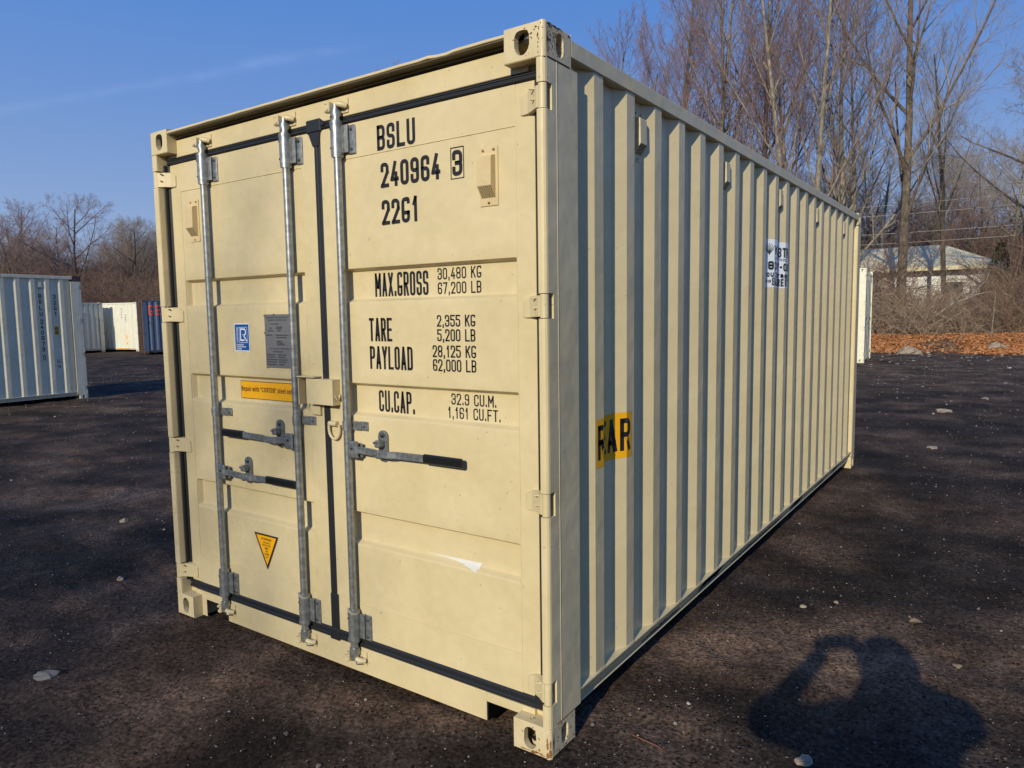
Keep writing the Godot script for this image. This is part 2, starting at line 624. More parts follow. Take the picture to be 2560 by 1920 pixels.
# door-end corner post of the +x side; sx mirrors it
func post_mesh(sx: float) -> ArrayMesh:
	var b := MB.new()
	var fw := 0.034 if sx > 0.0 else 0.052
	var full := PackedVector2Array([Vector2(-fw, -0.062), Vector2(-fw, -0.006), Vector2(-fw + 0.002, -0.001), Vector2(-fw + 0.006, 0.0), Vector2(-0.016, 0.0), Vector2(-0.008, -0.002), Vector2(-0.002, -0.008), Vector2(0.0, -0.016), Vector2(0.0, -0.222), Vector2(-0.012, -0.222), Vector2(-0.10, -0.15), Vector2(-0.10, -0.07)])
	var cut := PackedVector2Array([Vector2(-fw, -0.062), Vector2(-fw, -0.048), Vector2(0.0, -0.048), Vector2(0.0, -0.222), Vector2(-0.012, -0.222), Vector2(-0.10, -0.15), Vector2(-0.10, -0.07)])
	var ys := [POST_Y0]
	for i in range(HINGES.size() - 1, -1, -1):
		ys.append(HINGES[i] - HINGE_H * 0.5)
		ys.append(HINGES[i] + HINGE_H * 0.5)
	ys.append(POST_Y1)
	for i in ys.size() - 1:
		b.prism(full if i % 2 == 0 else cut, Vector3.ZERO, Vector3.RIGHT * sx, Vector3.BACK, Vector3.UP, ys[i], ys[i + 1])
	# weld line down the side face
	b.box2(Vector3(sx * -0.001, POST_Y0, -0.0795), Vector3(sx * 0.0012, POST_Y1, -0.0775))
	return b.commit()

func corrugation(from: float, to: float) -> Array:    # [z, x offset] of the side wall
	var out := [[from, -0.042]]
	var k := 0
	while true:
		var z := -0.359 - 0.278 * k
		if z - 0.072 - 0.068 < to: break
		out.append([z + 0.068, -0.042])
		out.append([z, -0.006])
		out.append([z - 0.072, -0.006])
		out.append([z - 0.140, -0.042])
		k += 1
	out.append([to, -0.042])
	return out

func wall_mesh(sx: float) -> ArrayMesh:
	var b := MB.new()
	var pr := corrugation(-0.218, -L + 0.16)
	for i in pr.size() - 1:
		var a: Array = pr[i]
		var c: Array = pr[i + 1]
		var ox := 0.0 if sx > 0.0 else -W
		b.quad(Vector3(ox + sx * a[1], 0.172, a[0]), Vector3(ox + sx * c[1], 0.172, c[0]), Vector3(ox + sx * c[1], 2.53, c[0]), Vector3(ox + sx * a[1], 2.53, a[0]), Vector3(sx, 0, 0))
		# small folded radius along each bend
	return b.commit()

func end_wall_mesh() -> ArrayMesh:
	var b := MB.new()
	var x := -W + 0.10
	var pts := [[x, 0.045]]
	while x + 0.278 < -0.10:
		pts.append([x + 0.07, 0.045])
		pts.append([x + 0.11, 0.004])
		pts.append([x + 0.21, 0.004])
		pts.append([x + 0.25, 0.045])
		x += 0.278
	pts.append([-0.10, 0.045])
	for i in pts.size() - 1:
		b.quad(Vector3(pts[i][0], 0.12, -L + pts[i][1]), Vector3(pts[i + 1][0], 0.12, -L + pts[i + 1][1]), Vector3(pts[i + 1][0], 2.53, -L + pts[i + 1][1]), Vector3(pts[i][0], 2.53, -L + pts[i][1]), Vector3.FORWARD)
	return b.commit()

func rail_bottom_mesh(sx: float, pockets: bool) -> ArrayMesh:
	var b := MB.new()
	var ox := 0.0 if sx > 0.0 else -W
	var F := func(x: float, y: float, z: float) -> Vector3: return Vector3(ox + sx * x, y, z)
	b.box2(F.call(-0.075, 0.166, -0.178), F.call(-0.002, 0.174, -L + 0.178), 0.0015)
	b.box2(F.call(-0.065, 0.090, -0.178), F.call(-0.028, 0.0955, -L + 0.178), 0.0015)
	var zs := [-0.178]
	if pockets:
		for p in [[-1.595, -1.935], [-3.557, -3.908]]:
			zs.append(p[0])
			zs.append(p[1])
	zs.append(-L + 0.178)
	for i in range(0, zs.size(), 2):      # the web leans in towards its foot
		b.prism(PackedVector2Array([Vector2(-0.0030, 0.1665), Vector2(-0.0450, 0.0950), Vector2(-0.051, 0.0950), Vector2(-0.009, 0.1665)]), Vector3(ox, 0, 0), Vector3(sx, 0, 0), Vector3.UP, Vector3.BACK, zs[i + 1], zs[i])
	return b.commit()

func shell(root: Node3D, m: Material, worn: Material, pockets: bool) -> void:
	var get := func(key: String, make: Callable) -> ArrayMesh:
		if not cache.has(key):
			cache[key] = make.call()
		return cache[key]
	for sx in [1.0, -1.0]:
		for sz in [1.0, -1.0]:
			for top in [true, false]:
				var key := "casting%d%d%s" % [sx, sz, top]
				var o := part("corner_casting", get.call(key, casting_mesh.bind(sx, sz, top)), worn if sx > 0 and sz > 0 else m, root)
				o.position = Vector3(0.0 if sx > 0 else -W, H - 0.118 if top else 0.0, 0.0 if sz > 0 else -L)
		var p := part("corner_post", get.call("post%d" % sx, post_mesh.bind(sx)), m, root)
		p.position.x = 0.0 if sx > 0 else -W
		part("side_wall", get.call("wall%d" % sx, wall_mesh.bind(sx)), m, root)
		part("bottom_rail", get.call("rail%d%s" % [sx, pockets], rail_bottom_mesh.bind(sx, pockets)), m, root)
		var ox := 0.0 if sx > 0 else -W
		if not cache.has("toprail%d" % sx):
			var b := MB.new()
			b.box2(Vector3(ox - sx * 0.062, 2.514, -0.178), Vector3(ox, 2.577, -L + 0.178), 0.004)
			cache["toprail%d" % sx] = b.commit()
		part("top_rail", cache["toprail%d" % sx], m, root)
		if not cache.has("frontpost%d" % sx):
			var b := MB.new()
			b.box2(Vector3(ox - sx * 0.10, 0.118, -L + 0.001), Vector3(ox - sx * 0.001, 2.473, -L + 0.165), 0.008)
			cache["frontpost%d" % sx] = b.commit()
		part("corner_post", cache["frontpost%d" % sx], m, root)
	part("front_wall", get.call("endwall", end_wall_mesh), m, root)
	if not cache.has("roof"):
		var b := MB.new()
		b.box2(Vector3(-W + 0.05, 2.556, -L + 0.05), Vector3(-0.05, 2.566, -0.06))
		for i in 19:
			b.box2(Vector3(-W + 0.15, 2.5662, -0.45 - i * 0.29), Vector3(-0.15, 2.576, -0.3 - i * 0.29), 0.009)
		cache["roof"] = b.commit()
		b = MB.new()
		b.box2(Vector3(-W + 0.05, 0.108, -L + 0.06), Vector3(-0.08, 0.165, -0.12))
		for i in 16:
			b.box2(Vector3(-W + 0.08, 0.03, -0.4 - i * 0.35), Vector3(-0.08, 0.1075, -0.36 - i * 0.35))
		cache["floor"] = b.commit()
		b = MB.new()
		b.box2(Vector3(-W + 0.163, 2.50, -L + 0.002), Vector3(-0.163, 2.575, -L + 0.10), 0.004)
		cache["frontheader"] = b.commit()
		b = MB.new()
		b.box2(Vector3(-W + 0.163, 0.03, -L + 0.002), Vector3(-0.163, 0.14, -L + 0.10), 0.004)
		cache["frontrails"] = b.commit()
	part("roof_panel", cache["roof"], m, root)
	part("floor_frame", cache["floor"], M.dark, root)
	part("front_sill", cache["frontrails"], m, root)
	part("front_header", cache["frontheader"], m, root)

# ------------------------------------------------------------------ door end
const ZD := -0.058
const BANDS := [[1.826, 1.812, 1.698, 1.680], [1.337, 1.320, 1.209, 1.189], [0.767, 0.750, 0.634, 0.613]]

func recess(y: float) -> float:
	for k in BANDS:
		if y < k[0] and y > k[3]:
			return 0.030 * (1.0 - smoothstep(k[1], k[0], y)) * smoothstep(k[3], k[2], y)
	return 0.0

func panel_z(x: float, y: float, x0: float, x1: float) -> float:
	var e := smoothstep(x0, x0 + 0.014, x) * (1.0 - smoothstep(x1 - 0.014, x1, x))
	var edge := smoothstep(0.0, 0.08, x - x0) * smoothstep(0.0, 0.08, x1 - x) * smoothstep(0.0, 0.08, y - 0.342) * smoothstep(0.0, 0.08, 2.283 - y)
	return ZD - 0.0015 - recess(y) * e + edge * (0.0011 * noise_a.get_noise_2d(x * 3.0, y * 3.0) + 0.0004 * noise_a.get_noise_2d(x * 11.0 + 50.0, y * 11.0))

func door_panel(x0: float, x1: float, lx: float, rx: float) -> ArrayMesh:
	var b := MB.new()
	var xs := PackedFloat32Array()
	for i in 6: xs.append(x0 + 0.014 * i / 5.0)
	for i in range(1, 34): xs.append(lerpf(x0 + 0.014, x1 - 0.014, i / 34.0))
	for i in 6: xs.append(x1 - 0.014 + 0.014 * i / 5.0)
	var ys := PackedFloat32Array()
	var y := 0.342
	while y < 2.283:
		ys.append(y)
		var nxt := y + 0.045
		for k in BANDS:
			for s in [[k[3], k[2]], [k[1], k[0]]]:
				if y >= s[0] - 1e-5 and y < s[1] - 1e-5: nxt = minf(nxt, y + (s[1] - s[0]) / 7.0)
				elif y < s[0] - 1e-5: nxt = minf(nxt, s[0])
		y = nxt
	ys.append(2.283)
	var e := 0.0006
	for j in ys.size():
		for i in xs.size():
			var x := xs[i]
			var yy := ys[j]
			b.v.push_back(Vector3(x, yy, panel_z(x, yy, x0, x1)))
			var gx := (panel_z(x + e, yy, x0, x1) - panel_z(x - e, yy, x0, x1)) / (2 * e)
			var gy := (panel_z(x, yy + e, x0, x1) - panel_z(x, yy - e, x0, x1)) / (2 * e)
			b.n.push_back(Vector3(-gx, -gy, 1).normalized())
	var w := xs.size()
	for j in ys.size() - 1:
		for i in w - 1:
			var k := j * w + i
			b.ix.append_array([k, k + w, k + w + 1, k, k + w + 1, k + 1])
	# frame round the panel
	var yb := 0.188
	var yt := 2.424
	b.box2(Vector3(lx, yb, ZD - 0.05), Vector3(x0, yt, ZD), 0.002)
	b.box2(Vector3(x1, yb, ZD - 0.05), Vector3(rx, yt, ZD), 0.002)
	b.box2(Vector3(x0, 2.283, ZD - 0.05), Vector3(x1, yt, ZD - 0.0004), 0.0)
	b.box2(Vector3(x0, yb, ZD - 0.05), Vector3(x1, 0.342, ZD - 0.0004), 0.0)
	return b.commit()

func weld(parent: Node, x0: float, x1: float) -> void:
	var rng := RandomNumberGenerator.new()
	rng.seed = 5
	for s in [[Vector3(x0, 2.283, ZD), Vector3(x1, 2.283, ZD)], [Vector3(x0, 0.342, ZD), Vector3(x1, 0.342, ZD)], [Vector3(x0, 0.20, ZD), Vector3(x0, 2.41, ZD)], [Vector3(x1, 0.20, ZD), Vector3(x1, 2.41, ZD)]]:
		var b := MB.new()
		var p := PackedVector3Array()
		var r := PackedFloat32Array()
		for i in 60:
			p.append((s[0] as Vector3).lerp(s[1], i / 59.0) + Vector3(0, 0, -0.0006 + rng.randf_range(-0.0003, 0.0003)))
			r.append(0.0017 + rng.randf_range(-0.0004, 0.0005))
		b.tube(p, r, 6, false)
		build("weld_seam", b, M.cream, parent)

# one lock rod at x with its sleeves, clamp, cams; roped = frayed rope on the lower sleeve
func lock_rod(door: Node, x: float, roped: bool) -> void:
	var zr := -0.031
	var b := MB.new()
	b.cyl(Vector3(x, 0.13, zr), Vector3(x, 2.46, zr), 0.0168, 20)
	build("lock_rod", b, M.zinc, door)
	for e in [[2.303, 2.420, 1.0], [0.190, 0.305, -1.0]]:
		var sb := MB.new()
		var y0: float = e[0]
		var y1: float = e[1]
		var up: float = e[2]
		sb.lathe(Vector3(x, 0, zr), Vector3.UP, [[y0, 0.0165], [y0, 0.0265], [y1, 0.0265], [y1, 0.0165]], 22)
		# sleeve runs over to its bolted flange
		sb.box2(Vector3(x, y0 + 0.002, ZD + 0.012), Vector3(x + 0.054, y1 - 0.002, ZD + 0.018), 0.001)
		sb.box2(Vector3(x + 0.046, y0 - 0.006, ZD + 0.0005), Vector3(x + 0.086, y1 - 0.004, ZD + 0.007), 0.003)
		sb.box2(Vector3(x + 0.044, y0 + 0.002, ZD + 0.0005), Vector3(x + 0.050, y1 - 0.002, ZD + 0.0178), 0.001)
		var sl := build("rod_sleeve", sb, M.zinc, door)
		var cb := MB.new()
		var ce := y1 if up > 0 else y0
		cb.lathe(Vector3(x, ce, zr), Vector3.UP * up, [[0.0, 0.0168], [0.0, 0.0285], [0.012, 0.0285], [0.017, 0.023], [0.017, 0.0168]], 20)
		build("rod_collar", cb, M.zinc, door)
		cb = MB.new()
		cb.lathe(Vector3(x, y0 if up > 0 else y1, zr), Vector3.UP * -up, [[0.0, 0.0168], [0.0, 0.026], [0.014, 0.026], [0.018, 0.02], [0.018, 0.0168]], 20)
		build("rod_collar", cb, M.zinc, door)
		cb = MB.new()
		cb.lathe(Vector3(x, ce, zr), Vector3.UP * up, [[0.045, 0.0168], [0.045, 0.022], [0.058, 0.022], [0.062, 0.0168]], 20)
		build("rod_collar", cb, M.zinc, door)
		for q in [y0 + 0.014, y1 - 0.022]:
			var bb := MB.new()
			bb.dome(Vector3(x + 0.066, q, ZD + 0.007), Vector3.BACK, 0.0085, 0.006)
			build("flange_bolt", bb, M.zinc, door)
		for q in [y0 + 0.02, y1 - 0.02]:
			var hb := MB.new()
			hb.cyl(Vector3(x - 0.012, q, zr + 0.0235), Vector3(x - 0.012, q, zr + 0.0243), 0.0048, 10)
			build("sleeve_hole", hb, M.dark, door)
		# cam head at the end of the rod
		var kb := MB.new()
		var ye := 2.462 if up > 0 else 0.128
		kb.lathe(Vector3(x, ye - up * 0.01, zr), Vector3.UP * up, [[0.0, 0.0168], [0.012, 0.024], [0.020, 0.024], [0.026, 0.017], [0.05, 0.015], [0.052, 0.006]], 16)
		kb.box(Vector3(x + 0.006, ye + up * 0.030, zr - 0.004), Vector3(0.058, 0.017, 0.022), 0.004, Basis(Vector3.BACK, 0.25 * up))
		kb.box(Vector3(x - 0.004, ye + up * 0.016, zr + 0.010), Vector3(0.030, 0.014, 0.018), 0.004, Basis(Vector3.BACK, -0.4 * up))
		if up < 0:
			kb.tube(PackedVector3Array([Vector3(x + 0.012, ye - 0.03, zr), Vector3(x + 0.022, ye - 0.047, zr + 0.003), Vector3(x + 0.034, ye - 0.05, zr - 0.006)]), PackedFloat32Array([0.011, 0.012, 0.008]), 10)
		build("rod_cam", kb, M.zinc, door)
	# middle clamp
	var c := MB.new()
	c.lathe(Vector3(x, 0, zr), Vector3.UP, [[1.130, 0.0168], [1.130, 0.0205], [1.170, 0.0205], [1.170, 0.0168]], 20)
	c.box2(Vector3(x + 0.004, 1.131, ZD + 0.006), Vector3(x + 0.066, 1.169, ZD + 0.011), 0.001)
	c.box2(Vector3(x + 0.060, 1.130, ZD + 0.0005), Vector3(x + 0.104, 1.170, ZD + 0.006), 0.002)
	c.dome(Vector3(x + 0.084, 1.150, ZD + 0.006), Vector3.BACK, 0.007, 0.005)
	build("rod_clamp", c, M.zinc, door)
	if roped:
		var p := PackedVector3Array()
		var r := PackedFloat32Array()
		for i in 40:
			var t := i / 39.0
			var a := 2.4 - t * 5.2
			p.append(Vector3(x + 0.023 * cos(a), 0.318 - 0.012 * cos(a), zr + 0.023 * sin(a)))
			r.append(0.0058 + 0.0012 * sin(i * 2.1))
		for i in 16:
			var t := i / 15.0
			p.append(Vector3(x - 0.028 - 0.003 * sin(i * 1.7), 0.305 - 0.15 * t, zr + 0.006 - 0.012 * t))
			r.append(0.0042 + 0.0012 * sin(i * 2.3))
		for i in 5:
			var t := i / 4.0
			p.append(Vector3(x - 0.030 - 0.014 * t, 0.152 - 0.034 * t, zr - 0.008))
			r.append(0.006 * (1.2 - t * 0.6))
		var rb := MB.new()
		rb.tube(p, r, 7)
		build("rope", rb, M.rope, door)

# the jaws on header and sill that hold a rod's cam
func cam_keeper(root: Node, x: float, y: float, up: float) -> void:
	var b := MB.new()
	var z0 := -0.0515
	b.box2(Vector3(x - 0.048, y - 0.03, z0), Vector3(x + 0.056, y + 0.03, z0 + 0.006), 0.002)
	b.box(Vector3(x - 0.038, y, -0.034), Vector3(0.018, 0.046, 0.034), 0.005)
	b.box(Vector3(x - 0.044, y - 0.014 * up, -0.024), Vector3(0.026, 0.014, 0.026), 0.005, Basis(Vector3.BACK, 0.5))
	b.box(Vector3(x - 0.046, y + 0.016 * up, -0.026), Vector3(0.022, 0.012, 0.022), 0.004, Basis(Vector3.BACK, -0.4))
	b.tube(PackedVector3Array([Vector3(x + 0.018, y + 0.004, -0.020), Vector3(x + 0.040, y - 0.002, -0.026), Vector3(x + 0.052, y - 0.006, -0.042)]), PackedFloat32Array([0.011, 0.013, 0.012]), 10)
	build("cam_keeper", b, M.cream, root)

# handle: hub on the rod at x, running to dir * reach, at height y
func door_handle(door: Node, x: float, y: float, dir: float, plate_x: float, grip0: float, grip1: float) -> void:
	var zf := -0.012
	var hub := MB.new()
	hub.box(Vector3(x + dir * 0.046, y + 0.0, -0.020), Vector3(0.056, 0.074, 0.020), 0.006)
	hub.box(Vector3(x + dir * 0.040, y - 0.004, -0.040), Vector3(0.085, 0.062, 0.010), 0.004)
	hub.dome(Vector3(x + dir * 0.046, y + 0.008, -0.010), Vector3.BACK, 0.008, 0.006)
	build("handle_hub", hub, M.zinc_dull, door)
	var b := MB.new()
	var xs := [x + dir * 0.07, plate_x - dir * 0.035, plate_x + dir * 0.01, plate_x + dir * 0.06, plate_x + dir * 0.10, grip0 + dir * 0.03]
	var zs := [-0.022, -0.020, -0.012, -0.014, -0.024, -0.026]
	var yo := [0.0, -0.001, -0.003, -0.004, -0.002, 0.0]
	for i in 5:
		var p := Vector3(xs[i], y + yo[i], zs[i])
		var q := Vector3(xs[i + 1], y + yo[i + 1], zs[i + 1])
		var d := (q - p).normalized()
		b.box((p + q) * 0.5, Vector3(p.distance_to(q) + 0.003, 0.030, 0.011), 0.0025, Basis(d, Vector3.UP, d.cross(Vector3.UP)))
	build("handle_bar", b, M.zinc_dull, door)
	var g := MB.new()
	g.box2(Vector3(grip0, y - 0.019, -0.035), Vector3(grip1, y + 0.019, -0.017), 0.006)
	build("handle_grip", g, M.grip, door)
	# catch plate behind the bar
	var c := MB.new()
	var out := PackedVector2Array()
	for i in 20:
		var a := TAU * (i + 0.5) / 20.0
		out.append(Vector2(cos(a) * 0.027, sin(a) * 0.027 + signf(sin(a)) * 0.040))
	c.prism(out, Vector3(plate_x, y + 0.024, ZD), Vector3.RIGHT, Vector3.UP, Vector3.BACK, 0.0006, 0.009)
	c.dome(Vector3(plate_x, y + 0.072, ZD + 0.009), Vector3.BACK, 0.013, 0.009)
	c.dome(Vector3(plate_x, y - 0.028, ZD + 0.009), Vector3.BACK, 0.012, 0.008)
	c.box(Vector3(plate_x - 0.004, y + 0.036, ZD + 0.026), Vector3(0.030, 0.030, 0.036), 0.005)
	c.box(Vector3(plate_x - 0.006, y + 0.045, ZD + 0.036), Vector3(0.036, 0.010, 0.022), 0.003, Basis(Vector3.BACK, 0.3))
	c.box(Vector3(plate_x - 0.010, y - 0.002, ZD + 0.046), Vector3(0.024, 0.012, 0.020), 0.003)
	c.box(Vector3(plate_x + 0.002, y - 0.018, ZD + 0.028), Vector3(0.026, 0.014, 0.038), 0.004)
	build("handle_catch", c, M.zinc_dull, door)

func hinge(door: Node, sx: float, y: float) -> void:
	var ox := 0.0 if sx > 0 else -W
	var F := func(x: float, yy: float, z: float) -> Vector3: return Vector3(ox + sx * x, yy, z)
	var b := MB.new()
	b.lathe(F.call(-0.018, y, -0.017), Vector3.UP, [[-0.041, 0.0], [-0.041, 0.0155], [0.041, 0.0155], [0.041, 0.0]], 18)
	# leaf: loft of sections [x, half height, z back, z front, y shift]
	var s := [[-0.016, 0.036, -0.030, -0.004, 0.0], [-0.040, 0.036, -0.056, -0.010, 0.0], [-0.068, 0.036, -0.0575, -0.030, 0.0], [-0.098, 0.036, -0.0575, -0.046, -0.002], [-0.122, 0.031, -0.0575, -0.050, -0.008], [-0.132, 0.026, -0.0575, -0.053, -0.010]]
	for i in s.size() - 1:
		var p: Array = s[i]
		var q: Array = s[i + 1]
		var c := []
		for k in [p, q]:
			c.append([F.call(k[0], y + k[4] - k[1], k[3]), F.call(k[0], y + k[4] + k[1], k[3]), F.call(k[0], y + k[4] + k[1] + 0.003, k[2]), F.call(k[0], y + k[4] - k[1] - 0.003, k[2])])
		b.quad(c[0][0], c[0][1], c[1][1], c[1][0], Vector3.BACK)
		b.quad(c[0][1], c[0][2], c[1][2], c[1][1], Vector3.UP)
		b.quad(c[0][3], c[0][0], c[1][0], c[1][3], Vector3.DOWN)
		if i == s.size() - 2:
			b.quad(c[1][0], c[1][1], c[1][2], c[1][3], Vector3(-sx, 0, 0))
	b.box(F.call(-0.048, y - 0.006, -0.0215), Vector3(0.040, 0.005, 0.010), 0.002, Basis(Vector3.UP, 0.6 * sx))
	b.box(F.call(-0.050, y + 0.029, -0.0215), Vector3(0.046, 0.006, 0.010), 0.002, Basis(Vector3.UP, 0.6 * sx))
	build("hinge", b, M.cream, door)

func air_vent(parent: Node, at: Vector3, turn: float, m: Material) -> void:   # at = middle of its back plate; local +z away from the wall
	var T := Transform3D(Basis(Vector3.UP, turn), at)
	var b := MB.new()
	b.box(Vector3(0, 0, 0.0012), Vector3(0.082, 0.212, 0.0024), 0.001)
	var o := PackedVector2Array([Vector2(0.0025, 0.074), Vector2(0.024, 0.070), Vector2(0.030, 0.064), Vector2(0.032, -0.036), Vector2(0.0025, -0.078)])
	b.prism(o, Vector3(-0.034, 0, 0), Vector3.BACK, Vector3.UP, Vector3.RIGHT, 0.0, 0.064)
	for q in [Vector3(-0.024, 0.093, 0.0024), Vector3(0.024, 0.093, 0.0024), Vector3(0.0, -0.095, 0.0024)]:
		b.dome(q, Vector3.BACK, 0.0062, 0.005)
	for i in b.v.size():
		b.v[i] = T * b.v[i]
		b.n[i] = T.basis * b.n[i]
	var v := build("air_vent", b, m, parent)
	if v.get_parent() is MeshInstance3D or true:
		var g := MB.new()
		var d := (Vector3(0, -0.078, 0.0025) - Vector3(0, -0.036, 0.032))
		var nn := Vector3(0, -0.0295, 0.042).normalized()
		nn = Vector3(0, d.z, -d.y).normalized()
		if nn.z < 0: nn = -nn
		for i in 8:
			for j in 9:
				var p := Vector3(-0.026 + 0.052 * i / 7.0, -0.036, 0.032) + d * (0.10 + 0.8 * j / 8.0)
				var a := Vector3(0.0022, 0, 0)
				var e := d.normalized() * 0.0015
				p += nn * 0.0004
				g.quad(p - a - e, p + a - e, p + a + e, p - a + e, nn)
		for i in g.v.size():
			g.v[i] = T * g.v[i]
			g.n[i] = T.basis * g.n[i]
		var o2 := build("vent_grille", g, M.dark, parent)
		o2.set_meta("kind", "stuff")

func gasket_strip(parent: Node, x0: float, x1: float, y0: float, y1: float) -> void:
	var b := MB.new()
	var z := -0.0555
	if x1 - x0 > y1 - y0:
		var h := y1 - y0
		b.box2(Vector3(x0, y0, -0.075), Vector3(x1, y1, z), 0.004)
		b.box2(Vector3(x0, y0 + h * 0.04, z - 0.004), Vector3(x1, y0 + h * 0.44, z + 0.006), 0.005)
		b.box2(Vector3(x0, y0 + h * 0.60, z - 0.004), Vector3(x1, y0 + h * 0.94, z + 0.003), 0.004)
	else:
		var w := x1 - x0
		b.box2(Vector3(x0, y0, -0.075), Vector3(x1, y1, z), 0.004)
		b.box2(Vector3(x0 + w * 0.06, y0, z - 0.004), Vector3(x0 + w * 0.55, y1, z + 0.003), 0.004)
	build("door_gasket", b, M.rubber, parent)

func door_frame(root: Node, m: Material) -> void:
	var b := MB.new()
	# header; above it a deep slot under the overhanging roof lip
	b.box2(Vector3(-W + 0.162, 2.456, -0.11), Vector3(-0.162, 2.540, -0.0515), 0.002)
	b.box2(Vector3(-W + 0.10, 2.456, -0.11), Vector3(-W + 0.1615, 2.4725, -0.052), 0.0)
	b.box2(Vector3(-0.1615, 2.456, -0.11), Vector3(-0.10, 2.4725, -0.052), 0.0)
	build("door_header", b, m, root)
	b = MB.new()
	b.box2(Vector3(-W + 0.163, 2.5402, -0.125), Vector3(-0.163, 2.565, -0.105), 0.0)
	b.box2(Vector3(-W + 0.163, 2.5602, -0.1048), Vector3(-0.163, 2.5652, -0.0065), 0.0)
	build("header_slot", b, M.slot_brown, root)
	var l := MB.new()
	var rng := RandomNumberGenerator.new()
	rng.seed = 8
	var px := []
	var n := 48
	for i in n + 1:
		var x := lerpf(-W + 0.162, -0.162, i / float(n))
		var dy := 0.0012 * noise_a.get_noise_1d(x * 6.0) - 0.004 * exp(-pow((x + 0.44) / 0.03, 2.0)) + 0.003 * exp(-pow((x + 0.52) / 0.03, 2.0))
		var dz := 0.0015 * noise_a.get_noise_1d(x * 5.0 + 40.0) - 0.004 * exp(-pow((x + 0.46) / 0.035, 2.0))
		px.append([x, dy, dz])
	for i in n:
		var a: Array = px[i]
		var c: Array = px[i + 1]
		var q := []
		for k in [a, c]:
			q.append([Vector3(k[0], 2.5655, -0.16), Vector3(k[0], 2.5662 + k[1], -0.004 + k[2]), Vector3(k[0], 2.568 + k[1], -0.002 + k[2]), Vector3(k[0], 2.575 + k[1], -0.002 + k[2]), Vector3(k[0], 2.578 + k[1], -0.005 + k[2]), Vector3(k[0], 2.578, -0.16)])
		for e in 5:
			var o: Vector3 = [Vector3.DOWN, Vector3(0, -1, 1), Vector3.BACK, Vector3(0, 1, 1), Vector3.UP][e]
			l.quad(q[0][e], q[1][e], q[1][e + 1], q[0][e + 1], o)
	build("header_lip", l, m, root)
	var s := MB.new()
	s.box2(Vector3(-2.035, 0.024, -0.058), Vector3(-0.328, 0.142, -0.0515), 0.002)
	s.box2(Vector3(-2.2755, 0.100, -0.058), Vector3(-2.0352, 0.142, -0.0515), 0.001)
	s.box2(Vector3(-0.3278, 0.104, -0.058), Vector3(-0.1622, 0.142, -0.0515), 0.001)
	s.box2(Vector3(-2.2755, 0.004, -0.057), Vector3(-2.235, 0.0995, -0.0525), 0.001)
	s.box2(Vector3(-2.2755, 0.136, -0.11), Vector3(-0.1622, 0.141, -0.0582), 0.0)
	s.box2(Vector3(-2.2757, 0.119, -0.11), Vector3(-2.33, 0.142, -0.0518), 0.001)
	s.box2(Vector3(-0.1621, 0.119, -0.11), Vector3(-0.10, 0.142, -0.0518), 0.001)
	build("door_sill", s, m, root)
	for k in [-2.035, -0.3285]:
		var w := MB.new()
		w.box2(Vector3(k, 0.022, -0.6), Vector3(k + 0.006, 0.0995, -0.0585))
		build("sill_gusset", w, M.dark, root)

func doors(root: Node3D) -> void:
	var m: Material = M.cream
	door_frame(root, m)
	for k in [[-2.275, -1.315, -2.361, -1.222], [-1.078, -0.158, -1.183, -0.077]]:
		var d := part("door", door_panel(k[0], k[1], k[2], k[3]), m, root, "left door with two lock rods and stickers" if k[0] < -2 else "right door with one lock rod and weight lettering")
		weld(d, k[0], k[1])
		if k[0] < -2:
			left_door(d)
		else:
			right_door(d)
	# rubber seals
	gasket_strip(root, -W + 0.055, -0.036, 2.4255, 2.4555)
	gasket_strip(root, -W + 0.055, -0.036, 0.1425, 0.1865)
	gasket_strip(root, -1.2225, -1.1825, 0.1868, 2.4252)
	gasket_strip(root, -W + 0.0605, -2.3612, 0.1868, 2.4252)
	gasket_strip(root, -0.0768, -0.0425, 0.1868, 2.4252)
	for k in [[-W + 0.0525, -W + 0.0600], [-0.0420, -0.0345]]:
		var lip := MB.new()
		lip.box2(Vector3(k[0], 0.1868, -0.07), Vector3(k[1], 2.4252, -0.034), 0.002)
		build("gasket_lip", lip, M.rubber, root)
	var c := MB.new()
	c.box2(Vector3(-1.262, 2.418, -0.07), Vector3(-1.168, 2.474, -0.0465), 0.005)
	c.prism(PackedVector2Array([Vector2(-1.168, 2.44), Vector2(-1.145, 2.44), Vector2(-1.145, 2.456), Vector2(-1.168, 2.470)]), Vector3.ZERO, Vector3.RIGHT, Vector3.UP, Vector3.BACK, -0.065, -0.0472)
	c.prism(PackedVector2Array([Vector2(-1.25, 2.418), Vector2(-1.176, 2.418), Vector2(-1.186, 2.36), Vector2(-1.224, 2.36)]), Vector3.ZERO, Vector3.RIGHT, Vector3.UP, Vector3.BACK, -0.065, -0.050)
	build("gasket_corner", c, M.rubber, root)
	c = MB.new()
	c.box2(Vector3(-1.2240, 0.150, -0.07), Vector3(-1.172, 0.355, -0.0505), 0.004)
	c.box2(Vector3(-1.232, 0.134, -0.07), Vector3(-1.165, 0.19, -0.0470), 0.005)
	build("gasket_corner", c, M.rubber, root)
	c = MB.new()
	c.box2(Vector3(-0.098, 0.150, -0.07), Vector3(-0.036, 0.215, -0.046), 0.003)
	build("gasket_corner", c, M.rubber, root)
	for x in [-2.022, -1.383, -1.047]:
		cam_keeper(root, x, 2.497, 1.0)
		cam_keeper(root, x, 0.098, -1.0)

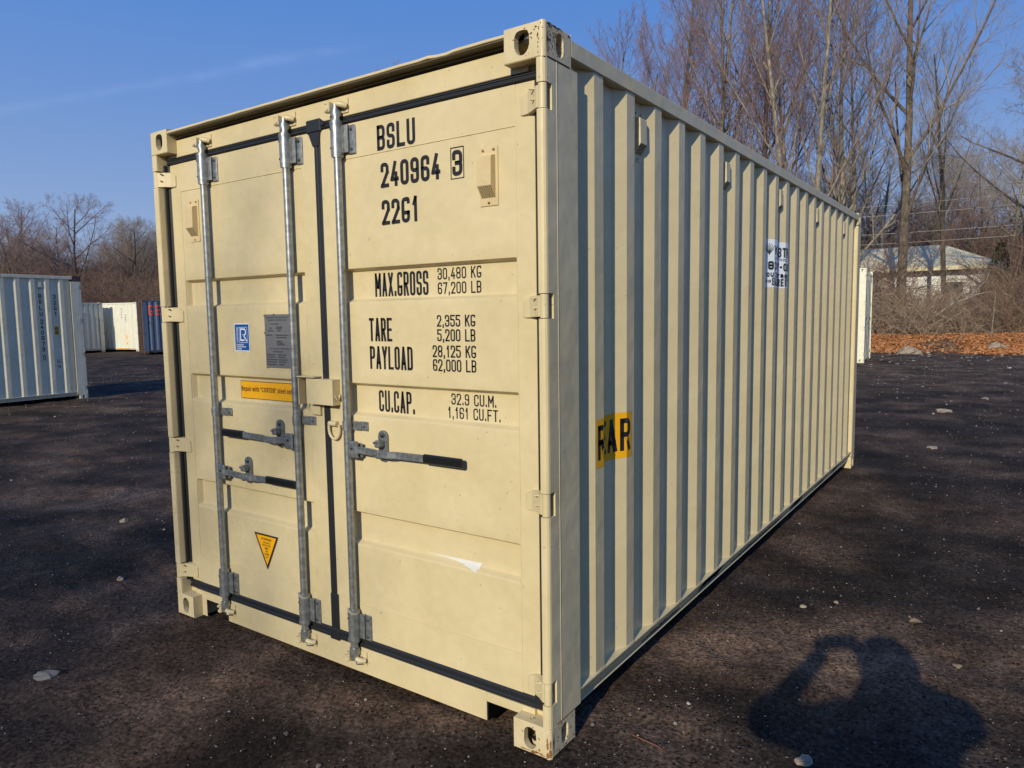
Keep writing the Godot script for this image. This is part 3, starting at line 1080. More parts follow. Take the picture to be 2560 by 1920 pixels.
func left_door(d: Node) -> void:
	for y in HINGES: hinge(d, -1.0, y)
	lock_rod(d, -2.022, false)
	lock_rod(d, -1.383, true)
	door_handle(d, -1.383, 1.048, -1.0, -1.535, -1.785, -1.965)
	door_handle(d, -2.022, 0.842, 1.0, -1.797, -1.625, -1.405)
	air_vent(d, Vector3(-2.160, 2.123, ZD), 0.0, M.vent)
	# certificate sticker
	var z := ZD + 0.0006
	var b := MB.new()
	rect(b, -1.868, -1.747, 1.459, 1.597, z)
	build("sticker", b, M.sticker_white, d, "blue and white certificate sticker")
	b = MB.new()
	rect(b, -1.863, -1.752, 1.464, 1.592, z + 0.0006)
	build("sticker_field", b, M.sticker_blue, d)
	b = MB.new()
	var zz := z + 0.0012
	for q in [[-1.829, -1.763, 1.5015, 1.5035], [-1.829, -1.763, 1.5765, 1.5785], [-1.829, -1.827, 1.5035, 1.5765], [-1.765, -1.763, 1.5035, 1.5765]]:
		rect(b, q[0], q[1], q[2], q[3], zz)
	letter_mesh(b, [[[Vector2(-1.817, 1.570), Vector2(-1.817, 1.514), Vector2(-1.790, 1.514)], false], rounded([Vector2(-1.808, 1.5685), Vector2(-1.776, 1.5685), Vector2(-1.776, 1.541), Vector2(-1.798, 1.541)] as Array[Vector2], [false, true, true, false] as Array[bool], false, 0.014), [[Vector2(-1.795, 1.541), Vector2(-1.770, 1.512)], false]], 0.0072, func(p: Vector2) -> Vector3: return Vector3(p.x, p.y, zz), Vector3.BACK)
	build("sticker_emblem", b, M.sticker_white, d)
	small_text(d, "CERTIFIED", -1.838, -1.762, 1.503, 0.0105, zz, M.sticker_white, true, true)
	small_text(d, "CONTAINER", -1.853, -1.795, 1.488, 0.0075, zz, M.sticker_white)
	small_text(d, "CERTIFICATION", -1.853, -1.778, 1.478, 0.0075, zz, M.sticker_white)
	small_text(d, "SCHEME", -1.853, -1.812, 1.468, 0.0075, zz, M.sticker_white)
	# data plate riveted to the door
	b = MB.new()
	b.box2(Vector3(-1.632, 1.377, ZD + 0.0004), Vector3(-1.425, 1.650, ZD + 0.0016), 0.0)
	build("plate_border", b, M.cream, d)
	b = MB.new()
	b.box2(Vector3(-1.622, 1.384, ZD + 0.0017), Vector3(-1.428, 1.638, ZD + 0.0032), 0.0006)
	build("data_plate", b, M.plate, d, "grey riveted approval plate")
	b = MB.new()
	var zp := ZD + 0.0036
	for q in [[-1.618, -1.432, 1.5478, 1.5488], [-1.618, -1.432, 1.484, 1.485], [-1.545, -1.544, 1.486, 1.547], [-1.543, -1.432, 1.517, 1.518], [-1.585, -1.505, 1.586, 1.587], [-1.585, -1.505, 1.600, 1.601], [-1.60, -1.55, 1.553, 1.554], [-1.54, -1.50, 1.553, 1.554]]:
		rect(b, q[0], q[1], q[2], q[3], zp)
	build("plate_line", b, M.plate_line, d)
	small_text(d, "APPROVED FOR TRANSPORT", -1.612, -1.438, 1.619, 0.0085, zp, M.plate_ink)
	small_text(d, "UNDER CUSTOMS SEAL", -1.598, -1.455, 1.606, 0.0085, zp, M.plate_ink)
	small_text(d, "CSC SAFETY APPROVAL", -1.590, -1.445, 1.472, 0.0085, zp, M.plate_ink)
	b = MB.new()      # lines of print too small to read
	var rng := RandomNumberGenerator.new()
	rng.seed = 12
	for q in [[-1.575, -1.515, 1.590], [-1.585, -1.565, 1.570], [-1.60, -1.555, 1.557], [-1.535, -1.49, 1.575], [-1.535, -1.495, 1.567], [-1.53, -1.50, 1.557], [-1.615, -1.565, 1.537], [-1.54, -1.45, 1.537], [-1.535, -1.46, 1.526], [-1.535, -1.495, 1.508], [-1.535, -1.485, 1.500], [-1.535, -1.475, 1.492], [-1.565, -1.490, 1.459], [-1.612, -1.55, 1.444], [-1.53, -1.47, 1.444], [-1.612, -1.552, 1.433], [-1.53, -1.475, 1.433], [-1.612, -1.535, 1.421], [-1.525, -1.46, 1.421], [-1.612, -1.54, 1.410], [-1.525, -1.47, 1.410], [-1.612, -1.54, 1.398], [-1.525, -1.485, 1.398]]:
		var x: float = q[0]
		while x < q[1]:
			var w := rng.randf_range(0.002, 0.0045)
			rect(b, x, minf(x + w, q[1]), q[2], q[2] + 0.0055, zp)
			x += w + 0.0012
	var pl := build("plate_print", b, M.plate_ink, d)
	pl.set_meta("kind", "stuff")
	for q in [[-1.619, 1.634], [-1.548, 1.637], [-1.621, 1.552], [-1.612, 1.388], [-1.432, 1.634], [-1.432, 1.388]]:
		b = MB.new()
		b.dome(Vector3(q[0], q[1], ZD + 0.003), Vector3.BACK, 0.0065, 0.004)
		build("plate_rivet", b, M.cream, d)
	# repair sticker in the second recess
	z = ZD - 0.030
	b = MB.new()
	rect(b, -1.880, -1.452, 1.221, 1.310, z + 0.0003)
	build("sticker", b, M.ink, d)
	b = MB.new()
	rect(b, -1.877, -1.455, 1.224, 1.307, z + 0.0009)
	build("sticker_field", b, M.yellow, d, "orange repair sticker")
	small_text(d, "Repair with “CORTEN” steel only", -1.873, -1.466, 1.250, 0.034, z + 0.0015, M.ink_brown)
	# warning triangle
	z = ZD + 0.0012
	b = MB.new()
	b.tri(Vector3(-1.784, 0.551, z), Vector3(-1.594, 0.551, z), Vector3(-1.689, 0.372, z), Vector3.BACK)
	build("sticker", b, M.ink_brown, d)
	b = MB.new()
	b.tri(Vector3(-1.767, 0.542, z + 0.0006), Vector3(-1.611, 0.542, z + 0.0006), Vector3(-1.689, 0.395, z + 0.0006), Vector3.BACK)
	build("sticker_field", b, M.yellow, d, "orange warning triangle")
	var zt := z + 0.0012
	small_text(d, "ATTENTION", -1.729, -1.651, 0.520, 0.012, zt, M.ink_brown)
	small_text(d, "THE DEVICES", -1.716, -1.662, 0.504, 0.008, zt, M.ink_brown)
	small_text(d, "MUST BE CLOSED", -1.722, -1.656, 0.491, 0.008, zt, M.ink_brown)
	small_text(d, "ONLY", -1.704, -1.674, 0.474, 0.011, zt, M.ink_brown)
	small_text(d, "with", -1.698, -1.680, 0.461, 0.008, zt, M.ink_brown)
	small_text(d, "CLOSED", -1.708, -1.670, 0.444, 0.011, zt, M.ink_brown)
	small_text(d, "seals", -1.699, -1.679, 0.432, 0.007, zt, M.ink_brown)
	# small bracket plates beside the lock box
	b = MB.new()
	b.box2(Vector3(-1.352, 1.352, ZD), Vector3(-1.232, 1.357, -0.012), 0.001)
	b.box2(Vector3(-1.352, 1.226, ZD), Vector3(-1.347, 1.352, -0.020), 0.001)
	b.box2(Vector3(-1.296, 1.180, ZD), Vector3(-1.236, 1.222, ZD + 0.014), 0.003)
	build("lock_bracket", b, M.cream, d)

func right_door(d: Node) -> void:
	for y in HINGES: hinge(d, 1.0, y)
	lock_rod(d, -1.047, true)
	door_handle(d, -1.047, 1.050, 1.0, -0.852, -0.605, -0.402)
	air_vent(d, Vector3(-0.277, 2.122, ZD), 0.0, M.vent)
	var z := ZD + 0.0008
	var zb := ZD - 0.0302
	door_text(d, "BSLU", -0.840, -0.632, 2.290, 2.390, 0.0148, z, M.ink)
	door_text(d, "240964", -0.825, -0.509, 2.141, 2.239, 0.0148, z, M.ink)
	door_text(d, "3", -0.449, -0.401, 2.143, 2.237, 0.0148, z, M.ink)
	var b := MB.new()
	for q in [[-0.457, -0.393, 2.1315, 2.1345], [-0.457, -0.393, 2.2455, 2.2485], [-0.457, -0.454, 2.1345, 2.2455], [-0.396, -0.393, 2.1345, 2.2455]]:
		rect(b, q[0], q[1], q[2], q[3], z)
	build("digit_frame", b, M.ink, d)
	door_text(d, "22G1", -0.825, -0.625, 1.992, 2.091, 0.0148, z, M.ink)
	door_text(d, "MAX.GROSS", -0.908, -0.610, 1.703, 1.801, 0.0105, zb, M.ink)
	door_text(d, "30,480 KG", -0.561, -0.344, 1.761, 1.806, 0.0056, zb, M.ink)
	door_text(d, "67,200 LB", -0.561, -0.345, 1.704, 1.750, 0.0056, zb, M.ink)
	door_text(d, "TARE", -0.920, -0.788, 1.517, 1.614, 0.0105, z, M.ink)
	door_text(d, "2,355 KG", -0.543, -0.354, 1.577, 1.622, 0.0056, z, M.ink)
	door_text(d, "5,200 LB", -0.543, -0.355, 1.520, 1.567, 0.0056, z, M.ink)
	door_text(d, "PAYLOAD", -0.920, -0.677, 1.400, 1.496, 0.0105, z, M.ink)
	door_text(d, "28,125 KG", -0.569, -0.353, 1.457, 1.504, 0.0056, z, M.ink)
	door_text(d, "62,000 LB", -0.569, -0.353, 1.402, 1.449, 0.0056, z, M.ink)
	door_text(d, "CU.CAP.", -0.906, -0.701, 1.215, 1.307, 0.0105, zb, M.ink)
	door_text(d, "32.9 CU.M.", -0.504, -0.283, 1.268, 1.313, 0.0056, zb, M.ink)
	door_text(d, "1,161 CU.FT.", -0.524, -0.264, 1.213, 1.259, 0.0056, zb, M.ink)
	# bare scuffed patch on the lower slope of the third recess
	b = MB.new()
	var n := 24
	for i in n:
		var q := []
		for k in [i, i + 1]:
			var t: float = k / float(n)
			var x := lerpf(-0.66, -0.372, t)
			var yt := lerpf(0.640, 0.646, t)
			var yb := lerpf(0.639, 0.614, pow(t, 2.2)) + 0.002 * noise_a.get_noise_1d(x * 60.0)
			for yy in [yb, (yb + yt) * 0.5, yt]:
				q.append(Vector3(x + (0.012 if yy == yt and k == n else 0.0), yy, panel_z(x, yy, -1.078, -0.158) + 0.0012))
		b.quad(q[0], q[3], q[4], q[1], Vector3(0, 0.5, 1))
		b.quad(q[1], q[4], q[5], q[2], Vector3(0, 0.5, 1))
	build("scuff_mark", b, mat(0.66, 0.65, 0.60, 0.4), d, "white scuff on the fold")
	# lock box over the seam
	b = MB.new()
	var t := 0.005
	b.box2(Vector3(-1.288, 1.233, -0.018), Vector3(-1.113, 1.347, -0.013), 0.002)
	b.box2(Vector3(-1.288, 1.342, ZD), Vector3(-1.113, 1.347, -0.0182), 0.001)
	b.box2(Vector3(-1.118, 1.233, ZD), Vector3(-1.113, 1.3418, -0.0182), 0.001)
	b.box2(Vector3(-1.288, 1.233, ZD + 0.012), Vector3(-1.283, 1.3418, -0.0182), 0.001)
	b.tube(PackedVector3Array([Vector3(-1.108, 1.275, -0.022), Vector3(-1.104, 1.262, -0.030), Vector3(-1.105, 1.258, -0.038), Vector3(-1.108, 1.268, -0.048), Vector3(-1.108, 1.28, -0.05)]), PackedFloat32Array([0.004, 0.004, 0.004, 0.004, 0.004]), 8)
	build("lock_box", b, M.cream, d)
	# lashing ring below it
	b = MB.new()
	b.cyl(Vector3(-1.178, 1.148, ZD + 0.012), Vector3(-1.128, 1.148, ZD + 0.012), 0.011, 14)
	b.box2(Vector3(-1.176, 1.140, ZD), Vector3(-1.130, 1.160, ZD + 0.012), 0.002)
	var p := PackedVector3Array()
	var r := PackedFloat32Array()
	for i in 15:
		var a := PI * (1.0 + i / 14.0)
		p.append(Vector3(-1.146 + cos(a) * 0.034, 1.122 + sin(a) * 0.042, ZD + 0.013))
		r.append(0.0065)
	p.insert(0, Vector3(-1.180, 1.146, ZD + 0.013))
	r.append(0.0065)
	p.append(Vector3(-1.114, 1.146, ZD + 0.013))
	r.append(0.0065)
	b.tube(p, r, 9)
	build("lashing_ring", b, M.cream, d)

# unrolled side wall: distance s along the sheet -> (x, z), for stickers that follow the folds
func fold_point(s: float, z_start: float, off: float) -> Vector2:
	var pr := corrugation(-0.218, -L + 0.16)
	var z := z_start
	for i in pr.size() - 1:
		var a := Vector2(pr[i][1], pr[i][0])
		var c := Vector2(pr[i + 1][1], pr[i + 1][0])
		if c.y >= z: continue
		if a.y > z:
			a = a.lerp(c, (a.y - z) / (a.y - c.y))
		var l := a.distance_to(c)
		if s <= l or i == pr.size() - 2:
			var d := (c - a) / l
			var n := Vector2(-d.y, d.x)
			if n.x < 0: n = -n
			return a + d * s + n * off
		s -= l
		z = c.y
	return Vector2.ZERO

func wall_sticker(parent: Node, called: String, z0: float, w: float, y0: float, y1: float, off: float, m: Material) -> void:
	var b := MB.new()
	var n := 80
	for i in n:
		var a := fold_point(w * i / n, z0, off)
		var c := fold_point(w * (i + 1) / n, z0, off)
		b.quad(Vector3(a.x, y0, a.y), Vector3(c.x, y0, c.y), Vector3(c.x, y1, c.y), Vector3(a.x, y1, a.y), Vector3.RIGHT)
	build(called, b, m, parent)

func wall_text(parent: Node, text: String, z0: float, s0: float, s1: float, y0: float, y1: float, w: float, off: float, m: Material) -> void:
	var b := MB.new()
	letter_mesh(b, strokes(text, s0, s1, y0, y1, w), w, func(p: Vector2) -> Vector3:
		var q := fold_point(p.x, z0, off)
		return Vector3(q.x, p.y, q.y), Vector3.RIGHT, 0.008)
	build("lettering", b, m, parent)

func main_container() -> void:
	var root := base("shipping_container", Vector3.ZERO)
	tag(root, "large cream shipping container in front with closed doors and galvanised lock rods", "shipping container", "")
	shell(root, M.cream, M.cream_worn, true)
	doors(root)
	# fork pockets closed by black plates; the shade inside is painted on
	for z in [[-1.595, -1.935], [-3.557, -3.908]]:
		var b := MB.new()
		b.box2(Vector3(-W + 0.02, 0.1655, z[1]), Vector3(-0.0805, 0.170, z[0]))
		b.box2(Vector3(-W + 0.02, 0.0965, z[0]), Vector3(-0.0525, 0.1654, z[0] + 0.005))
		b.box2(Vector3(-W + 0.02, 0.0965, z[1] - 0.005), Vector3(-0.0525, 0.1654, z[1]))
		b.box2(Vector3(-0.10, 0.0965, z[1] + 0.001), Vector3(-0.09, 0.1654, z[0] - 0.001))
		b.prism(PackedVector2Array([Vector2(-0.0050, 0.1655), Vector2(-0.0460, 0.0965), Vector2(-0.0520, 0.0965), Vector2(-0.0110, 0.1655)]), Vector3.ZERO, Vector3.RIGHT, Vector3.UP, Vector3.BACK, z[1] + 0.001, z[0] - 0.001)  # plate across the mouth, black in place of the shaded hollow
		build("fork_pocket", b, M.undercoat, root)
	# black undercoat that ran over the rail
	for k in [[-0.86, -1.34], [-2.15, -3.35], [-4.4, -4.8], [-5.12, -5.30]]:
		var b := MB.new()
		var n := int(absf(k[0] - k[1]) / 0.012)
		for i in n:
			var za := lerpf(k[0], k[1], i / float(n))
			var zc := lerpf(k[0], k[1], (i + 1) / float(n))
			var fa := sin(PI * i / float(n))
			var fc := sin(PI * (i + 1) / float(n))
			var big := 0.045 if k[0] < -5 else 0.0
			var ya := 0.0965 + maxf(0.0005, (0.016 + big + 0.018 * noise_b.get_noise_1d(za * 60.0)) * sqrt(fa))
			var yc := 0.0965 + maxf(0.0005, (0.016 + big + 0.018 * noise_b.get_noise_1d(zc * 60.0)) * sqrt(fc))
			b.quad(Vector3(-0.0434, 0.0965, za), Vector3(-0.0434, 0.0965, zc), Vector3(-0.0434 + (yc - 0.0965) * 0.587, yc, zc), Vector3(-0.0434 + (ya - 0.0965) * 0.587, ya, za), Vector3.RIGHT)
		build("undercoat_stain", b, M.undercoat, root)
	for k in [1, 5, 9, 13, 17]:
		air_vent(root, Vector3(-0.042, 2.372, -0.534 - 0.278 * k), PI * 0.5, M.cream)
	# folded sticker with the word REAR
	wall_sticker(root, "rear_sticker", -0.367, 0.334, 1.012, 1.205, 0.0008, M.yellow)
	wall_text(root, "REAR", -0.367, 0.012, 0.318, 1.042, 1.180, 0.021, 0.0016, M.ink)
	# white dealer placard
	wall_sticker(root, "placard", -2.715, 0.522, 1.780, 2.095, 0.0010, M.sticker_white)
	var zs := -2.715
	var g := MB.new()
	for i in 9:      # tuft of grass emblem
		var a := -0.5 + i * 0.125
		var s := []
		for t in 5:
			var f := t / 4.0
			s.append(Vector2(0.108 + a * 0.07 * f + a * 0.05 * f * f, 1.995 + (0.075 - absf(a) * 0.05) * f))
		letter_mesh(g, [[s, false]], 0.0045, func(p: Vector2) -> Vector3:
			var q := fold_point(p.x, zs, 0.0018)
			return Vector3(q.x, p.y, q.y), Vector3.RIGHT)
	build("placard_emblem", g, M.ink_grey, root)
	for k in [["K", 0.168, 0.222, 1.995, 2.058, 0.015, 1], ["STR", 0.372, 0.512, 1.990, 2.058, 0.015, 1], ["DELIVERED", 0.17, 0.50, 1.966, 1.982, 0.003, 1], ["8", 0.098, 0.152, 1.896, 1.952, 0.015, 0], ["00", 0.165, 0.270, 1.896, 1.952, 0.014, 0], ["7-00", 0.352, 0.515, 1.896, 1.952, 0.014, 0],
			["ou", 0.085, 0.152, 1.848, 1.890, 0.010, 0], ["tst", 0.165, 0.285, 1.848, 1.896, 0.010, 0], ["orage", 0.340, 0.512, 1.848, 1.890, 0.010, 0], ["FOR", 0.082, 0.128, 1.810, 1.830, 0.005, 0], ["SALE", 0.136, 0.268, 1.792, 1.845, 0.011, 1], ["OR", 0.290, 0.330, 1.810, 1.828, 0.005, 0], ["RENT", 0.372, 0.514, 1.792, 1.845, 0.013, 1]]:
		wall_text(root, k[0], zs, k[1], k[2], k[3], k[4], k[5], 0.0018, M.ink_grey if k[6] == 1 else M.ink)
	# lashing tabs along the bottom
	for z in [-0.965, -4.30, -5.03]:
		var b := MB.new()
		b.tube(PackedVector3Array([Vector3(-0.022, 0.175, z + 0.012), Vector3(-0.014, 0.200, z + 0.010), Vector3(-0.010, 0.206, z), Vector3(-0.014, 0.200, z - 0.010), Vector3(-0.022, 0.175, z - 0.012)]), PackedFloat32Array([0.005, 0.0055, 0.0055, 0.0055, 0.005]), 8)
		build("lashing_tab", b, M.cream, root)
	# weld bead where wall meets rail, slightly rusty
	var b := MB.new()
	var pr := corrugation(-0.222, -L + 0.17)
	var p := PackedVector3Array()
	var r := PackedFloat32Array()
	for k in pr:
		p.append(Vector3(k[1] + 0.001, 0.1755, k[0]))
		r.append(0.0035)
	b.tube(p, r, 6, false)
	build("weld_seam", b, M.cream_worn, root)
	# rust and scrapes on the near bottom corner and the near top corner
	rust_patch(root, 0.0, 0.0, 0.118, 0.010, 1)
	rust_patch(root, 0.0, H - 0.118, 0.118, -0.03, 2)
	var x := MB.new()
	x.box2(Vector3(-0.004, 2.4735, -0.165), Vector3(0.0016, 2.4790, -0.020), 0.0012)
	build("rust_line", x, M.rust_dark, root)
	x = MB.new()
	x.box2(Vector3(-0.004, 0.1150, -0.178), Vector3(0.0012, 0.1200, -0.045), 0.001)
	build("rust_line", x, M.rust, root)

# irregular stains lying on the outer faces of a casting, wrapped round its rounded corner
func rust_patch(root: Node, ox: float, y0: float, h: float, lean: float, sd: int) -> void:
	var b := MB.new()
	var rng := RandomNumberGenerator.new()
	rng.seed = sd * 31
	var place := func(s: float, y: float) -> Array:      # s < 0 on the front face, s > 0 on the side face, round corner between
		var r := 0.016
		var q := r * PI * 0.5
		if s < -q * 0.5:
			return [Vector3(ox - r + (s + q * 0.5), y, 0.0007), Vector3.BACK]
		if s > q * 0.5:
			return [Vector3(ox + 0.0007, y, -r - (s - q * 0.5)), Vector3.RIGHT]
		var a := PI * 0.5 * (0.5 - s / q)
		return [Vector3(ox - r + cos(a) * (r + 0.0007), y, -r + sin(a) * (r + 0.0007)), Vector3(cos(a), 0, sin(a))]
	var blobs := []
	if sd == 1:
		for i in 9: blobs.append([rng.randf_range(-0.016, 0.004), rng.randf_range(0.008, 0.075), rng.randf_range(0.003, 0.0065), rng.randf_range(0.010, 0.030)])
		for i in 10: blobs.append([rng.randf_range(-0.13, 0.0), rng.randf_range(0.004, 0.014), rng.randf_range(0.006, 0.016), rng.randf_range(0.002, 0.006)])
		for i in 14: blobs.append([rng.randf_range(0.02, 0.17), rng.randf_range(0.006, 0.116), rng.randf_range(0.002, 0.006), rng.randf_range(0.002, 0.010)])
		blobs.append([-0.045, 0.024, 0.0055, 0.0065])
	else:
		for i in 120: blobs.append([rng.randf_range(0.012, 0.13) * sqrt(rng.randf()) + 0.012, rng.randf_range(0.015, 0.116), rng.randf_range(0.0006, 0.0028), rng.randf_range(0.001, 0.008)])
		for i in 10: blobs.append([rng.randf_range(0.014, 0.175), rng.randf_range(0.104, 0.117), rng.randf_range(0.006, 0.018), rng.randf_range(0.002, 0.006)])
		for i in 8: blobs.append([rng.randf_range(-0.05, 0.0), rng.randf_range(0.08, 0.116), rng.randf_range(0.002, 0.006), rng.randf_range(0.001, 0.004)])
		for i in 7: blobs.append([-0.020 + rng.randf_range(-0.003, 0.003), rng.randf_range(0.01, 0.105), 0.0022, rng.randf_range(0.004, 0.010)])
	for k in blobs:
		var m := 12
		var ph := rng.randf() * 10.0
		var c: Array = place.call(k[0], y0 + k[1])
		for i in m:
			var q := []
			for j in [i, i + 1]:
				var a: float = TAU * (j % m) / m
				var f: float = 0.75 + 0.4 * sin(a * 3.0 + ph) * sin(a * 2.0 + ph * 1.7)
				q.append(place.call(k[0] + cos(a) * k[2] * f, y0 + clampf(k[1] + sin(a) * k[3] * f, 0.003, h - 0.003))[0])
			b.tri(c[0], q[0], q[1], c[1])
	build("rust_stain", b, M.rust if sd == 1 else M.rust_dark, root)

# ------------------------------------------------------------------ other containers in the yard
func plain_doors(root: Node3D, m: Material, rods: Material) -> void:
	if not cache.has("plaindoor"):
		var b := MB.new()
		b.box2(Vector3(-W + 0.05, 2.44, -0.11), Vector3(-0.05, 2.565, -0.045), 0.003)
		cache["plainheader"] = b.commit()
		b = MB.new()
		b.box2(Vector3(-W + 0.05, 0.02, -0.11), Vector3(-0.05, 0.15, -0.045), 0.003)
		cache["plainsill"] = b.commit()
		b = MB.new()
		var x0 := -1.213
		var x1 := -0.065
		b.box2(Vector3(x0, 0.16, -0.12), Vector3(x1, 2.43, -0.085))
		var ys := [0.16, 0.62, 0.75, 1.20, 1.33, 1.69, 1.82, 2.43]
		for i in range(0, 8, 2):
			b.box2(Vector3(x0, ys[i], -0.0848), Vector3(x1, ys[i + 1], -0.058), 0.012)
		cache["plaindoor"] = b.commit()
		b = MB.new()
		b.cyl(Vector3(0, 0.08, -0.03), Vector3(0, 2.5, -0.03), 0.019, 10)
		for y in [0.19, 1.13, 2.30]:
			b.cyl(Vector3(0, y, -0.03), Vector3(0, y + 0.11, -0.03), 0.028, 10)
		b.box2(Vector3(-0.05, 0.06, -0.05), Vector3(0.05, 0.12, -0.01), 0.01)
		b.box2(Vector3(-0.05, 2.46, -0.05), Vector3(0.05, 2.52, -0.01), 0.01)
		cache["plainrod"] = b.commit()
		b = MB.new()
		b.box2(Vector3(0.0, 1.035, -0.03), Vector3(0.42, 1.065, -0.012), 0.004)
		cache["plainhandle"] = b.commit()
	part("door_header", cache["plainheader"], m, root)
	part("door_sill", cache["plainsill"], m, root)
	for s in 2:
		var d := part("door", cache["plaindoor"], m, root)
		if s == 1: d.position.x = -1.16
		for x in [-0.98, -0.32]:
			part("lock_rod", cache["plainrod"], rods, d).position.x = x
			part("handle_bar", cache["plainhandle"], rods, d).position = Vector3(x - (0.42 if x > -0.5 else 0.0), 0.2 if x > -0.5 else 0.0, 0)
		for y in HINGES:
			if not cache.has("plainhinge"):
				var b := MB.new()
				b.box2(Vector3(-0.13, -0.04, -0.057), Vector3(-0.01, 0.04, -0.012), 0.008)
				b.cyl(Vector3(-0.014, -0.041, -0.014), Vector3(-0.014, 0.041, -0.014), 0.015, 10)
				cache["plainhinge"] = b.commit()
			var h := part("hinge", cache["plainhinge"], m, d)
			h.position = Vector3(0.0 if s == 0 else -W + 1.16 + 0.14, y, 0)

# letters stacked down an inner flat of the -x wall, zc = middle of the flat
func stacked_text(root: Node, text: String, zc: float, ys: Array, h: float, w: float, m: Material) -> void:
	var b := MB.new()
	var xp := -W + 0.042 - 0.0012
	for i in text.length():
		var y: float = ys[i]
		letter_mesh(b, strokes(text[i], -w * 0.5, w * 0.5, y - h, y, 0.016), 0.016, func(p: Vector2) -> Vector3: return Vector3(xp, p.y, zc + p.x), Vector3.LEFT)
	build("lettering", b, m, root)

func flat_on_left(root: Node, called: String, zc: float, w: float, y0: float, y1: float, off: float, m: Material) -> void:
	var b := MB.new()
	var x := -W + 0.042 - off
	b.quad(Vector3(x, y0, zc - w / 2), Vector3(x, y0, zc + w / 2), Vector3(x, y1, zc + w / 2), Vector3(x, y1, zc - w / 2), Vector3.LEFT)
	build(called, b, m, root)

func yard_containers() -> void:
	var o := base("shipping_container", Vector3(-17.248, -0.016, -5.045), deg_to_rad(185.06))
	tag(o, "pale grey container at the left edge with stacked letters down its ribbed side", "shipping container", "containers standing in the yard")
	shell(o, M.grey_white, M.cream_worn, false)
	plain_doors(o, M.grey_white, M.zinc)
	for c in o.get_children():      # the casting at the visible top corner is rusty
		if c.name.begins_with("corner_casting") and c.position.x < -1 and c.position.y > 1 and c.position.z > -1:
			c.material_override = M.brown
			c.set_meta("label", "rusty top corner casting")
	air_vent(o, Vector3(-W + 0.042, 2.375, -0.812), -PI * 0.5, M.ivory)
	stacked_text(o, "BSLU2409730", -0.812, [2.205, 2.095, 1.975, 1.85, 1.695, 1.59, 1.475, 1.365, 1.245, 1.135, 0.97], 0.088, 0.058, M.ink)
	stacked_text(o, "22G1", -0.534, [2.195, 2.08, 1.965, 1.85], 0.088, 0.058, M.ink)
	flat_on_left(o, "height_sticker", -0.534, 0.105, 1.375, 1.555, 0.0012, M.yellow)
	stacked_text(o, "96", -0.534, [1.535, 1.45], 0.06, 0.075, M.ink_brown)
	flat_on_left(o, "digit_frame", -0.812, 0.085, 0.868, 0.984, 0.0007, M.ink_grey)
	flat_on_left(o, "digit_field", -0.812, 0.073, 0.874, 0.978, 0.0010, M.grey_white)
	flat_on_left(o, "mark_frame", -0.534, 0.100, 0.745, 0.870, 0.0006, M.ink_grey)
	flat_on_left(o, "mark_field", -0.534, 0.086, 0.752, 0.862, 0.0009, M.grey_white)
	var b := MB.new()
	var xp := -W + 0.0408
	letter_mesh(b, strokes("UC", -0.034, 0.034, 0.795, 0.850, 0.009), 0.009, func(p: Vector2) -> Vector3: return Vector3(xp, p.y, -0.534 + p.x), Vector3.LEFT)
	letter_mesh(b, strokes("78", -0.034, 0.034, 0.690, 0.742, 0.010), 0.010, func(p: Vector2) -> Vector3: return Vector3(xp, p.y, -0.534 + p.x), Vector3.LEFT)
	build("lettering", b, M.ink_grey, o)

	o = base("shipping_container", Vector3(-2.218, 0.19, -22.033), deg_to_rad(94.7))
	tag(o, "cream container beyond the front one's far end, seen edge-on beside the leaf bank", "shipping container", "containers standing in the yard")
	shell(o, M.ivory, M.ivory, false)
	plain_doors(o, M.ivory, M.zinc)

	o = base("shipping_container", Vector3(-40.69, 0.03, -16.60), deg_to_rad(188.7))
	tag(o, "ivory container far off with a grey side door, left of the yellow-stickered white one", "shipping container", "containers standing in the yard")
	shell(o, M.ivory, M.ivory, false)
	plain_doors(o, M.ivory, M.zinc)
	b = MB.new()
	b.box2(Vector3(-W - 0.035, 0.16, -2.10), Vector3(-W + 0.03, 2.12, -1.02), 0.01)
	build("side_door_frame", b, M.white, o)
	b = MB.new()
	b.box2(Vector3(-W - 0.075, 0.24, -2.03), Vector3(-W - 0.0355, 2.04, -1.13), 0.006)
	build("side_door", b, M.grey_door, o, "grey side door")

	o = base("shipping_container", Vector3(-37.42, 0.03, -20.29), deg_to_rad(105.8))
	tag(o, "bright white container far off with yellow stickers low on its right end", "shipping container", "containers standing in the yard")
	shell(o, M.white, M.white, false)
	plain_doors(o, M.white, M.zinc)
	flat_on_left(o, "height_sticker", -0.812, 0.11, 0.62, 0.86, 0.0012, M.yellow)
	flat_on_left(o, "height_sticker", -0.812, 0.11, 0.36, 0.50, 0.0012, M.yellow)
	b = MB.new()
	b.quad(Vector3(-W + 0.022, 0.106, -1.5), Vector3(-W + 0.022, 0.106, -0.65), Vector3(-W + 0.0050, 0.156, -0.65), Vector3(-W + 0.0050, 0.156, -1.5), Vector3.LEFT)
	build("rail_sticker", b, M.yellow, o)
	stacked_text(o, "2409", -1.090, [2.3, 2.15, 2.0, 1.85], 0.10, 0.06, M.ink_grey)
	stacked_text(o, "22G1", -0.812, [1.95, 1.84, 1.73, 1.62], 0.088, 0.058, M.ink_grey)

	o = base("shipping_container", Vector3(-32.85, 0.04, -16.15), deg_to_rad(-22.5))
	tag(o, "weathered blue container far off, partly hidden by the front container, red and white lettering", "shipping container", "containers standing in the yard")
	shell(o, M.blue, M.brown, false)
	plain_doors(o, M.brown, M.brown)
	wall_text(o, "G", -0.26, 0.0, 0.27, 1.86, 2.34, 0.075, 0.004, M.red)
	wall_text(o, "E", -0.26, 0.36, 0.60, 1.86, 2.34, 0.075, 0.004, M.red)
